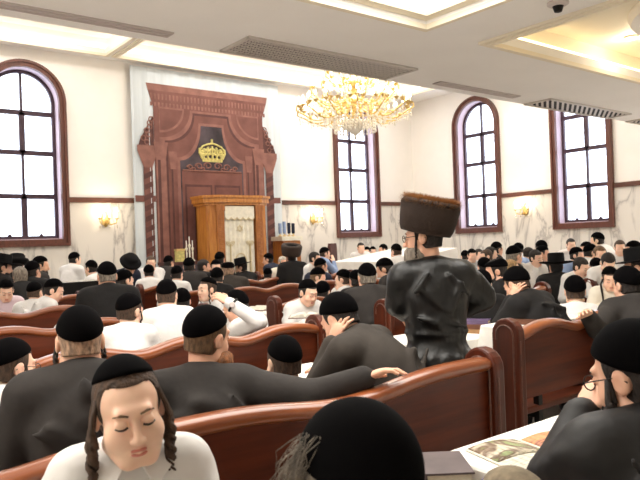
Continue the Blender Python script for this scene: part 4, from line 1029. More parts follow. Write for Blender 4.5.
def person(label, x, y, Z, rel=0, look=None, nod=10, tilt=0, s=1.0, hs=None, lean=8, side=0, top='jacket', mat_=None, hat='skullcap', hair='dark', haircut='short',
           hands=('table', 'table'), stand=False, locks=None, beard=None, glasses=False, kid=False, lvl=None, g=1.0, seat=.45, coat=False, group='worshippers in the prayer hall', skin=None,
           lockcol=None, pole=(None, None), eyes=False, world=None, elbows=(None, None), neck=0.0, curl=35, fing=None):
    """x, y, Z: where the head is (picture place and distance); rel / look: heading of body / head relative to the line of sight (0 away, 90 to the right)"""
    H = at_depth(x, y, Z) if world is None else np.array(world, float)
    view = math.degrees(math.atan2(H[0], H[1])); a = math.radians(view+rel); look = rel if look is None else look
    hs = hs or (s if s > .9 else .80+.14*s)
    if lvl is None: lvl = 1 if Z < 4 else 2 if Z < 7.5 else 3
    hf, hc, cc = {0: (.0034, .02, .011), 1: (.0055, .024, .013), 2: (.0085, .03, .019), 3: (.013, .036, .026)}[lvl]
    if fing is None: fing = lvl < 3
    le = math.radians(lean); sd = math.radians(side)
    u = np.array([math.sin(sd), math.sin(le)*math.cos(sd), math.cos(le)*math.cos(sd)]); un = np.array([math.sin(sd)*.5, math.sin(le*.6), math.cos(le*.6)*math.cos(sd*.5)]); un /= np.linalg.norm(un)
    R = rot(look-rel, nod, tilt)
    neckv = un*.062*hs+np.array([0, .022, 0])*hs; neckv = neckv + np.array([0, 0, neck]); headoff = neckv + R @ (np.array([0, .030, .072])*hs)
    hz = float(H[2]); pz = seat+.085*s if not stand else hz*.545
    L = (hz-headoff[2]-pz)/u[2]
    pel = np.array([0, 0, pz]); N = pel+u*L; hd = N+headoff
    ca, sa = math.cos(a), math.sin(a); toW = np.array([[ca, sa, 0], [-sa, ca, 0], [0, 0, 1]])
    off = toW @ hd; loc = (float(H[0]-off[0]), float(H[1]-off[1]), 0.0)
    W = lambda q: (np.array(q)-np.array(loc)) @ toW          # world to the person's own frame
    sw = .175*s*g; S = {q: N-u*.040*s+np.array([q*sw, .012*s, 0]) for q in (-1, 1)}
    EL, WR, FD, HN = {}, {}, {}, {}
    for q, spec, pl in zip((-1, 1), hands, pole):
        if isinstance(spec, tuple) and spec[0] == 'w': t = W(spec[1:4])
        elif isinstance(spec, tuple): t = np.array(spec, float)
        elif spec == 'table': t = np.array([q*.12*s, max(.30*s, N[1]+.22*s), max(.80, pz+.24*s)])
        elif spec == 'lap': t = np.array([q*.10*s, .26*s, pz+.10*s])
        elif spec == 'face': t = hd+R @ (np.array([q*.055, .07, -.13])*hs)
        elif spec == 'ear': t = hd+R @ (np.array([q*.10, .03, -.10])*hs)
        elif spec == 'hang': t = np.array([q*.22*s*g, .02, pz-.06*s])
        elif spec == 'front': t = np.array([q*.07*s, .20*s, pz+L*.42])
        pl = np.array(pl if pl is not None else ((q*.5, -.35, -1) if spec not in ('face', 'ear') else (q*.35, .15, -1)), float)
        EL[q], WR[q] = ik(S[q], t, .29*s, .25*s, pl)
        if elbows[0 if q < 0 else 1] is not None: EL[q], WR[q] = W(elbows[0 if q < 0 else 1]), t
        FD[q] = WR[q]-EL[q]
        HN[q] = np.array([-q*.5, 0, -1.0]) if spec not in ('face', 'ear', 'front') else np.array([-q*1.0, -.2, 0.0])
    hip = {q: pel+np.array([q*.088*s, .0, -.01]) for q in (-1, 1)}
    if stand: kn = {q: np.array([q*.09*s, .02, pz*.53]) for q in (-1, 1)}; an = {q: np.array([q*.085*s, -.02, .08]) for q in (-1, 1)}
    else:
        kl = .40*s+.02; kn = {q: np.array([q*.11*s, kl, seat+.06*s]) for q in (-1, 1)}; an = {q: np.array([q*.11*s, kl+.02, .075]) for q in (-1, 1)}
    allp = [hd, N, pel]+[*S.values(), *EL.values(), *WR.values(), *kn.values(), *an.values()]
    lo = np.min(allp, 0)-.24; hi = np.max(allp, 0)+.26; lo[2] = -.01; hi[0] += .0
    r = .135*hs
    fine = [[(hd[i]-r, hd[i]+r, hf)] for i in range(3)]
    if fing and lvl < 3:
        for q in (-1, 1):
            d = FD[q]/np.linalg.norm(FD[q]); c = WR[q]+d*.08*s
            for i in range(3): fine[i].append((c[i]-.11*s, c[i]+.11*s, max(hf, .0048)))
    V = Vol(lo, hi, hc, fine)
    kb = .04*s
    Rt = rot(0, lean, side*0)
    def torso(V, f, gg):                                     # f: extra thickness
        V.ell(pel+u*.02, np.array([.155*s*gg+f, .115*s*gg+f, .12*s+f]), Rt, kb); V.ell(pel+u*L*.38, np.array([.138*s*gg+f, .105*s*gg+f, .17*s*max(.8, L/.5/s)+f]), Rt, kb)
        V.ell(pel+u*L*.70, np.array([.160*s*gg+f, .110*s*gg+f, .17*s*max(.8, L/.5/s)+f]), Rt, kb)
        V.cap(S[-1]*.86+S[1]*.14, S[1]*.86+S[-1]*.14, .060*s+f, .060*s+f, kb)
        for q in (-1, 1): V.cap(N-u*.004, S[q]*.9+N*.1, .058*s+f*.8, .052*s+f, kb)
    torso(V, -.012*s, .94 if top == 'jacket' else .96)
    V.cap(N-u*.06*s, hd+R @ (np.array([0, -.02, -.055])*hs), .056*s, .052*hs, .03*s)
    for q in (-1, 1):
        V.cap(S[q], EL[q], .044*s, .036*s, .02*s); V.cap(EL[q], WR[q], .036*s, .026*s, .015*s)
        V.cap(hip[q], kn[q], .066*s, .046*s, .03*s); V.cap(kn[q], an[q], .046*s, .030*s, .02*s); V.cap(an[q], an[q]+np.array([0, .13*s, -.035]), .034*s, .028*s, .02*s)
    head(V, hd, R, hs, kid, lvl < 3 or abs(look) > 40)
    for q in (-1, 1): hand(V, WR[q], FD[q], HN[q], q, s*(1.0 if not kid else 1.05), curl, fing)
    sk = skin or (skin_boy if kid else skin_m)
    P, Q = V.mesh(); root = obj_of('person', mesh_from('person', P, Q, sk)); root.location = loc; root.rotation_euler = (0, 0, -a)
    tag(root, label, 'person', group)
    # clothes
    jm = mat_ or (wool_black if top == 'jacket' else shirt_m)
    f = (.024 if top == 'jacket' else .014)*(.6+.4*s)
    V = Vol(lo-.03, hi+.03, cc); torso(V, f, g)
    for q in (-1, 1):
        d = FD[q]/np.linalg.norm(FD[q]); e = WR[q]-d*.012*s
        V.cap(S[q]-np.array([q*.01, 0, .008]), EL[q], .058*s+f, .045*s+f, .035*s); V.cap(EL[q], e, .044*s+f, .030*s+f*.9, .02*s)
        if lvl <= 1:                                       # folds at the elbow and along the sleeve
            for k in range(5):
                t = .25+.16*k; c = S[q]*(1-t)+EL[q]*t; V.cap(c+np.array([.05*s*q, -.03, .03]), c+np.array([.02*s*q, .04, -.05]), .012, .008, .03, 'add')
        if top == 'jacket' and not stand:
            V.cap(hip[q], hip[q]*.45+kn[q]*.55, .085*s+f*.5, .075*s+f*.5, .05*s)
    if lvl <= 2 and not stand:
        rr = random.Random(label)
        for k in range(16 if lvl <= 1 else 8):            # shallow creases over the back and sides
            t = rr.uniform(.05, .9); c = pel+u*L*t+np.array([rr.uniform(-.15, .15)*s*g, -(.11+f)*s*rr.choice((1, 1, -1)), rr.uniform(-.05, .05)])
            dv = np.array([rr.uniform(-.10, .10), 0, rr.uniform(-.12, .12)])*s; V.cap(c-dv, c+dv, .010, .004, .05, 'add')
    if stand:
        zk = pz*.50 if coat else pz-.10
        for t in np.linspace(0, 1, 6):
            z_ = pz*(1-t)+zk*t; V.ell((0, -.01-.02*t, z_), (.172*s*g+.045*t+f*.6, .135*s*g+.055*t+f*.6, .13), None, .05)
        if coat:
            for (xa, za, xb, zb) in ((-.10, .80, .02, .60), (.12, .86, .05, .58), (.0, .50, .13, .40), (-.13, .52, -.02, .44), (.06, .95, .15, .74), (-.06, .97, -.14, .78)):
                ya = -.110*s*g-f; V.cap((xa*s, ya+u[1]*L*za+.012, pz+L*za), (xb*s, ya+u[1]*L*zb+.004, pz+L*zb), .012, .010, .03)
            for k in range(24):
                b0 = 2*PI*k/24; zc = pz+L*.34; ra, rb = .138*s*g+f-.003, .105*s*g+f-.003; oy = u[1]*L*.34
                V.cap((math.cos(b0)*ra, oy+math.sin(b0)*rb, zc), (math.cos(b0+.26)*ra, oy+math.sin(b0+.26)*rb, zc), .010, .010, .010)
            for k in range(9):
                b0 = PI+PI*k/8; V.cap((math.cos(b0)*.19*s*g, math.sin(b0)*.155*s*g, pz+.05), (math.cos(b0)*(.24*s*g), math.sin(b0)*.215*s*g-.02, zk), .010, .02, .04)
    P, Q = V.mesh(); cut = None
    j = obj_of('jacket' if top == 'jacket' else 'shirt', mesh_from(top, P, Q, jm), root)
    # collars
    nd = neckv+un*.02; nd = nd/np.linalg.norm(nd); xx = np.array([1.0, 0, 0]); yy = np.cross(nd, xx); yy /= np.linalg.norm(yy); xx = np.cross(yy, nd); CR = np.stack([xx, yy, nd], 1)
    def band(name, r0, r1, z0, z1, m_, par, dip=.02):
        n = 28; v = []
        for (rr_, zz_) in ((r0, z0), (r1, z1), (r1-.006, z1), (r0-.006, z0)):
            for k in range(n):
                b0 = 2*PI*k/n; dz = -dip*max(0, math.sin(b0))**2; q = N+CR @ np.array([rr_*math.cos(b0), rr_*1.05*math.sin(b0)+.006, zz_+dz]); v.append(tuple(map(float, q)))
        f_ = [(i*n+k, i*n+(k+1) % n, ((i+1) % 4)*n+(k+1) % n, ((i+1) % 4)*n+k) for i in range(4) for k in range(n)]
        return link_mesh(name, v, f_, m_, par, True)
    if lvl < 3 or top == 'shirt':
        if top == 'jacket':
            band('shirt_collar', .068*s, .062*s, .0, .045*s, shirt_m, root); band('jacket_collar', .092*s, .070*s, -.02*s, .032*s, jm, j, .03)
        else: band('shirt_collar', .085*s, .064*s, -.012*s, .034*s, jm, j)
    # trousers and shoes
    V = Vol(np.minimum(lo, -.25), hi, max(.022, cc)); V.ell(pel-np.array([0, 0, .01]), (.165*s, .128*s, .10*s), None, .03)
    for q in (-1, 1): V.cap(hip[q], kn[q], .084*s, .064*s, .03); V.cap(kn[q], an[q]+np.array([0, 0, .01]), .064*s, .050*s, .02)
    P, Q = V.mesh(); obj_of('trousers', mesh_from('trousers', P, Q, trouser_m), root)
    for q in (-1, 1):
        V = Vol(an[q]+np.array([-.08, -.10, -.085]), an[q]+np.array([.08, .22, .08]), .02); V.ell(an[q]+np.array([0, .06*s, -.035]), (.046*s, .13*s, .046), None, .02); P, Q = V.mesh()
        if len(P): obj_of('shoe', mesh_from('shoe', P, Q, shoe_m), root)
    # head dress
    M = hm(hd, R, hs); HC = HAIR[hair]
    if haircut: obj_of('hair', accessory('hair_'+haircut, {'short': hair_mesh(.0045), 'full': hair_mesh(.012, -.075), 'shaved': hair_mesh(.0022, -.05), 'boy': hair_mesh(.0035, -.05, .086)}[haircut], HC), root, M)
    if hat in ('skullcap', 'deepcap', 'smallcap', 'flatcap', 'boycap'):
        fn = {'skullcap': skullcap_mesh(), 'deepcap': skullcap_mesh(.011, .072, -.018), 'smallcap': skullcap_mesh(.009, .10, .036), 'flatcap': skullcap_mesh(.014, .075, .02, .016), 'boycap': skullcap_mesh(.004, .120, .03)}[hat]
        obj_of('skullcap', accessory(hat, fn, velvet), root, M)
    elif hat in HATS: obj_of('hat', poly_acc('hat_'+hat, lathe_mesh(HATS[hat][0]), felt), root, M)
    elif hat == 'cloth_cap':
        c_ = obj_of('cap', accessory('cloth_cap', skullcap_mesh(.012, .06, .01), mat('cap_blue', (84, 96, 146), .9, noise=.2, nscale=40)), root, M)
        obj_of('cap_panel', accessory('cloth_cap_panel', skullcap_mesh(.0145, .150, -.02), mat('cap_olive', (132, 118, 96), .9, noise=.2, nscale=40)), c_)
    if beard: obj_of('beard', accessory('beard%d' % int(beard[1]*100), beard_mesh(beard[1]), HAIR[beard[0]]), root, M @ Matrix.Diagonal((*([beard[2] if len(beard) > 2 else 1]*3), 1)))
    if locks:
        Lk, turns, wd = locks; lc = HAIR[lockcol or hair]
        for q in (-1, 1):
            p0 = hd+R @ (np.array([q*.076, .024, .012])*hs); p1 = hd+R @ (np.array([q*.082, .026, -.045])*hs); n = int(14+turns*8)
            if lvl == 0:                                   # loose wavy strands
                rr_ = random.Random(q+5); mb = MB()
                for st in range(9):
                    y0, ph, wv = rr_.uniform(-.022, .032), rr_.uniform(0, 6.28), rr_.uniform(.004, .009); ln = Lk*rr_.uniform(.75, 1.08); tn = turns*rr_.uniform(.8, 1.15)
                    a0 = hd+R @ (np.array([q*(.074-.2*abs(y0-.005)), y0, .055])*hs); a1 = hd+R @ (np.array([q*.083, y0*.8+.008, -.02])*hs); pts = [a0, hd+R @ (np.array([q*.082, y0, .02])*hs)]
                    for k in range(34):
                        t = k/33; b0 = ph+2*PI*tn*t; am = wv*min(1, t*4)
                        pts.append(a1+np.array([q*(.006+.004*st/9)+am*math.cos(b0), am*math.sin(b0)-.012*t*(y0/.02), -ln*t]))
                    mb.tube(pts, [.003]+[.0055-.0030*(k/34)**2 for k in range(35)], 6)
                mb.build('sidelock', lc, root, True); continue
            for st in range(2 if lvl <= 1 else 1):
                pts = [p0]
                for k in range(n):
                    t = k/(n-1); b0 = st*PI+2*PI*turns*t; rr_ = wd*.55*(1-.3*t) if lvl < 3 else .002
                    pts.append(p1+np.array([q*.004+rr_*math.cos(b0), .004+rr_*math.sin(b0), -Lk*t]))
                rs = [wd*.5]*2+[wd*(.62-.3*(k/n)**2) for k in range(n-1)]
                MB().tube(pts, rs, 7).build('sidelock', lc, root, True)
    if glasses:
        mb = MB()
        for q in (-1, 1):
            mb.tube([(q*.033+.024*math.cos(2*PI*k/16), .106, .008+.019*math.sin(2*PI*k/16)) for k in range(17)], .002, 5); mb.tube([(q*.057, .104, .012), (q*.078, .06, .014), (q*.084, -.01, .012), (q*.084, -.03, -.004)], .0018, 5)
        mb.tube([(-.010, .108, .010), (.010, .108, .010)], .002, 5)
        gl = mb.build('glasses', black_metal, root); gl.matrix_local = M
    if eyes or (lvl <= 2 and abs(look) > 50):
        for q in (-1, 1):
            eb = MB().tube([(q*.014, .0935, .031), (q*.030, .0935, .037), (q*.047, .083, .032)], [.0022, .0032, .0016], 6).build('eyebrow', HAIR['lbrown'] if kid else HC, root, True)
            la = MB().tube([(q*(.0175+.0275*k/8), .0945-.018*abs((k/8)-.42)**2.0-.0035*(k/8), .004-.004*math.sin(PI*k/8)) for k in range(9)], .0026 if lvl == 0 else .0019, 5).build('eyelash', eye_d, root, True)
            eb.matrix_local = M; la.matrix_local = M
        lip = MB()
        for sg, yo, zo, r_ in ((1, .0895, -.0585, .0038), (-1, .0875, -.0655, .0045)):
            lip.tube([(.017*math.cos(PI*k/8), yo+.008*math.sin(PI*k/8), zo+sg*.003*math.sin(PI*k/8)) for k in range(9)], [.0015]+[r_]*7+[.0015], 6)
        lip.build('lips', lip_m, root, True).matrix_local = M
    PLACED.append((label, loc, H, s, a, stand))
    return root, dict(hd=hd, R=R, hs=hs, M=M, W=W, N=N, L=L, pel=pel, u=u, S=S)

PLACED = []
# ------------------------------------------------------------------ the people, nearest first
boy, B = person('boy in white shirt with long brown curled sidelocks facing the camera, looking down', 129, 411, 1.34, 178, 171, 12, 7, s=.70, hs=.825, lean=10, top='shirt', hat='boycap', hair='brown', haircut='boy',
    hands=((-.10, .26, .72), (.12, .24, .72)), locks=(.115, 3.0, .016), kid=True, lvl=0, eyes=True, lockcol='brown', seat=.42)
cb = MB()
for q in (-1, 1):
    N0 = B['N']; pts = [(q*.060, .030, .030), (q*.012, .074, .004), (q*.040, .098, -.045), (q*.075, .060, -.015)]
    v = [tuple(N0+np.array(t)) for t in pts]+[tuple(N0+np.array(t)+np.array([q*.003, .008, .002])) for t in pts]
    cb.add(v, [(0, 1, 2, 3), (7, 6, 5, 4), (0, 4, 5, 1), (1, 5, 6, 2), (2, 6, 7, 3), (3, 7, 4, 0)])
cb.build('collar_flaps', shirt_m, boy, bevel=.003)
bt = MB()
for k in range(3): bt.ball(tuple(B['N']+np.array([0, .105+.006*k, -.05-.055*k])), .0055, 6, sz=.9)
bt.build('buttons', cloth_m, boy)
old, O = person('old person seen from behind in a large black cap with grey hair, bottom centre', 356, 490, 1.08, -15, -42, 12, 0, hs=1.03, hat='deepcap', hair='grey', haircut='full', beard=('grey', .16), hands=('lap', 'lap'), lvl=1, lean=6, locks=(.16, 3, .012))
rr_ = random.Random(11); mb = MB()
for k in range(170):
    x0, y0 = 300+rr_.uniform(-4, 22), 432+rr_.uniform(0, 48); z_ = 1.04+rr_.uniform(-.02, .06); dx, dy = rr_.uniform(-34, -2), rr_.uniform(18, 64)
    pts = [at_depth(x0, y0, z_), at_depth(x0+dx*.5+rr_.uniform(-4, 4), y0+dy*.35, z_), at_depth(x0+dx*.85, y0+dy*.75, z_+rr_.uniform(-.02, .02)), at_depth(x0+dx+rr_.uniform(-8, 8), y0+dy+12, z_)]
    mb.tube([tuple(O['W'](q)) for q in pts], [.0009, .0008, .0006, .0004], 4)
mb.build('grey_curls', HAIR['grey'], old, True)
person('man in black coat and glasses resting his cheek on his hand, lower right', 634, 376, 1.68, -30, -60, 18, -4, hat='deepcap', hair='dark', haircut='short', mat_=coat_m, hands=(('w', *[float(q) for q in at_depth(584, 413, 1.74)]), (.2, .25, .8)), beard=('black', .08), glasses=True,
    locks=(.13, 2.5, .016), lvl=1, lean=16, g=1.08, elbows=(at_depth(556, 480, 1.66), None), curl=50)
person('child wearing an olive cap with blue rim, only the cap showing at the bottom', 512, 526, 1.50, -30, -40, 10, 0, s=.72, top='shirt', hat='cloth_cap', hands=('lap', 'lap'), kid=True, lvl=1, lean=4)
person('broad man in charcoal jacket from behind, shaved nape, beside the boy with glasses', 80, 342, 2.5, -4, -4, 8, 0, hat='skullcap', hair='shaved', haircut='shaved', mat_=wool_char, hands=('table', 'table'), locks=(.07, 2, .010), lockcol='dark', lvl=1, g=1.12, lean=6)
person('boy with glasses in profile at the left edge, white collar', 12, 368, 2.8, 5, 60, 12, 0, s=.92, top='shirt', hat='skullcap', hair='brown', hands=('hang', 'hang'), g=.8, glasses=True, kid=True, lvl=1, locks=(.05, 1.5, .008))
hx = at_row(378, 385, 1.99)
person('red-bearded man in dark jacket stretching his arm along the bench back', 207, 338, 2.78, -6, 44, 10, 6, hat='skullcap', hair='lbrown', haircut='short', mat_=wool_char, hands=('lap', ('w', float(hx[0])-.04, 2.015, .955)), beard=('red', .15, 1.32), neck=.035, lvl=1, g=1.12,
    lean=8, elbows=(None, at_row(312, 397, 2.16)), curl=30)
person('boy in navy top and white collar seated beside the outstretched arm', 284, 363, 3.05, -20, -25, 10, 0, s=.76, hs=.92, mat_=wool_navy, hat='skullcap', hair='brown', hands=('lap', 'lap'), kid=True, lvl=1, lean=6)
person('man in brownish-grey jacket bent forward with his forehead in his hand', 340, 320, 3.42, -62, -52, 34, 0, hat='deepcap', hair='dark', mat_=wool_brown, hands=('ear', 'table'), lvl=1, lean=40, g=1.15, beard=('dark', .08))
stand_, ST = person('bearded man in fur hat and long black satin coat standing in the aisle', 424, 238, 3.72, -14, -76, 6, 0, hat=None, hair='dark', haircut='short', mat_=satin, hands=((-.12, .24, 1.08), (.10, .18, 1.05)), elbows=(at_depth(398, 304, 3.68), at_depth(483, 298, 3.78)), beard=('grey', .20, 1.2), stand=True, coat=True, lvl=1, neck=.045,
    g=1.04, lean=4, pole=((-.7, -.9, -.5), (.75, -.75, -.35)), glasses=True, locks=(.06, 1.5, .008), group='men in fur hats')
def shtreimel(root, M, R_=.150, dense=True):
    M = M @ Matrix.Translation((0, -.015, .036)) @ Matrix.Rotation(math.radians(19), 4, 'X') @ Matrix.Translation((0, .015, -.05))
    h0, h1 = .035, .225; sq = 1.08
    body = MB().lathe([(.095, h0), (R_*.86, h0+.004), (R_*.93, h0+.03), (R_*.99, h0+.09), (R_*1.03, h1-.03), (R_*.94, h1), (R_*.70, h1-.004), (R_*.62, h1-.03)], 40, (0, -.015, 0), 1, sq)
    b_ = body.build('fur_hat', fur_d, root, True); b_.matrix_local = M
    MB().lathe([(R_*.66, h1-.04), (R_*.5, h1-.012), (R_*.25, h1-.002), (.002, h1)], 32, (0, -.015, 0), 1, sq, cap=False).build('velvet_crown', velvet, b_, True)
    if not dense: return
    rr = random.Random(3)
    for nm, mm, cnt, top_ in (('dark_fur', fur_d, 5200, False), ('fur_tips', fur_l, 4200, True)):
        v = []; f = []
        for i in range(cnt):
            a = rr.uniform(0, 2*PI)
            if top_: t = rr.uniform(.80, 1.38)
            else: t = rr.uniform(0, 1.0)
            if t < 1: r_, z_ = R_*(.90+.11*t), h0+.01+(h1-h0-.01)*t; nx_, nz_ = 1, .25
            else: r_, z_ = R_*(1-(t-1)*1.0), h1-.004; nx_, nz_ = .4, 1
            a2 = a+rr.uniform(-.25, .25); L_ = rr.uniform(.014, .026)*(1.5 if top_ else 1)
            p = np.array([r_*math.cos(a), r_*sq*math.sin(a)-.015, z_]); d = np.array([nx_*math.cos(a2), nx_*math.sin(a2), nz_+rr.uniform(-.5, .5)]); d /= np.linalg.norm(d)
            tn = np.array([-math.sin(a), math.cos(a), 0])*.0012; n = len(v)
            v += [tuple(p-tn), tuple(p+tn), tuple(p+d*L_)]; f.append((n, n+1, n+2))
        o = link_mesh(nm, v, f, mm, b_); o['kind'] = 'stuff'
shtreimel(stand_, ST['M'])
# right foreground and middle
person('man in dark jacket leaning his arm over the carved bench back, right edge', 627, 286, 4.75, -30, -40, 14, 0, hat='deepcap', hair='dark', mat_=wool_char, hands=(('w', *[float(q) for q in at_depth(588, 316, 4.25)]), 'lap'), lvl=1, g=1.1, lean=22, pole=((-.6, -.6, -.2), None))
person('man with pale cheek and black hat cut off by the right edge', 637, 268, 5.6, -70, -85, 8, 0, hat='brim', hair='dark', hands=('table', 'table'), beard=('dark', .06), locks=(.10, 2, .014), lean=5)
person('bending man in black cap with his hand at his ear, behind the carved bench', 517, 285, 5.1, -58, -52, 30, 0, hat='deepcap', hair='brown', mat_=wool_black, hands=('ear', 'table'), lvl=1, lean=32, g=1.1, beard=('dark', .06))
person('boy from behind in big black skullcap and white shirt behind the carved bench', 575, 292, 5.5, -10, -5, 10, 0, s=.78, hs=.98, top='shirt', hat='deepcap', hair='brown', kid=True, hands=('table', 'table'), lean=14, lvl=2)
person('boy facing us with two dark straight sidelocks and white shirt, right', 610, 279, 6.6, 165, 172, 22, 0, s=.8, top='shirt', mat_=shirt_cream, hat='skullcap', hair='brown', kid=True, locks=(.20, .5, .017), lockcol='dark', hands=((-.10, .25, .8), (.10, .25, .8)), lvl=2, lean=16, eyes=True)
person('boy in white shirt and skullcap turned away, beside the boy with dark sidelocks', 596, 268, 8.05, -30, -20, 6, 0, s=.84, top='shirt', hat='skullcap', hair='brown', kid=True, hands=('table', 'table'), lean=8)
person('boy with bare dark hair bowed over a book, near the wide-hatted man', 581, 267, 7.6, 140, 125, 28, 8, s=.8, top='shirt', hat=None, hair='dark', kid=True, hands=('table', 'table'), lean=18, eyes=True)
person('man from behind in tall wide-brimmed black hat and dark coat', 556, 267, 8.4, -12, -14, 4, 0, hat='widebrim', hair='black', mat_=wool_black, hands=('table', 'table'), lean=6, g=1.08)
person('man in wide black cap with long sidelock resting on his hand, before the blond boy', 496, 272, 6.35, -70, -95, 18, 0, hat='flatcap', hair='dark', hands=('face', 'table'), locks=(.12, 2, .014), lean=18, beard=('dark', .04))
person('blond boy in profile behind the bending man', 511, 270, 7.0, 40, 70, 8, 0, s=.8, top='jacket', mat_=wool_char, hat=None, hair='blond', kid=True, hands=('table', 'table'), lean=8)
person('dark-haired boy with white collar beside the standing man\'s elbow', 484, 268, 7.6, -40, -20, 6, 0, s=.8, top='shirt', hat='skullcap', hair='dark', kid=True, hands=('table', 'table'), lean=8)
person('head in round black skullcap tucked beside the standing man\'s elbow', 482, 285, 5.6, -20, -10, 12, 0, s=.82, mat_=wool_black, hat='deepcap', hair='dark', kid=True, hands=('table', 'table'), lean=10)
person('man in grey jacket reaching an arm out over the bench', 514, 257, 8.0, 55, 40, 20, 0, hat='skullcap', hair='grey', mat_=wool_char, hands=('table', (.12, .46, .93)), lean=30, g=1.05)
person('boy in white shirt leaning his chin on his hand beside the wide-hatted man', 536, 258, 8.9, 150, 130, 18, 10, s=.86, top='shirt', hat=None, hair='dark', kid=True, hands=('table', 'face'), lean=14, eyes=True)
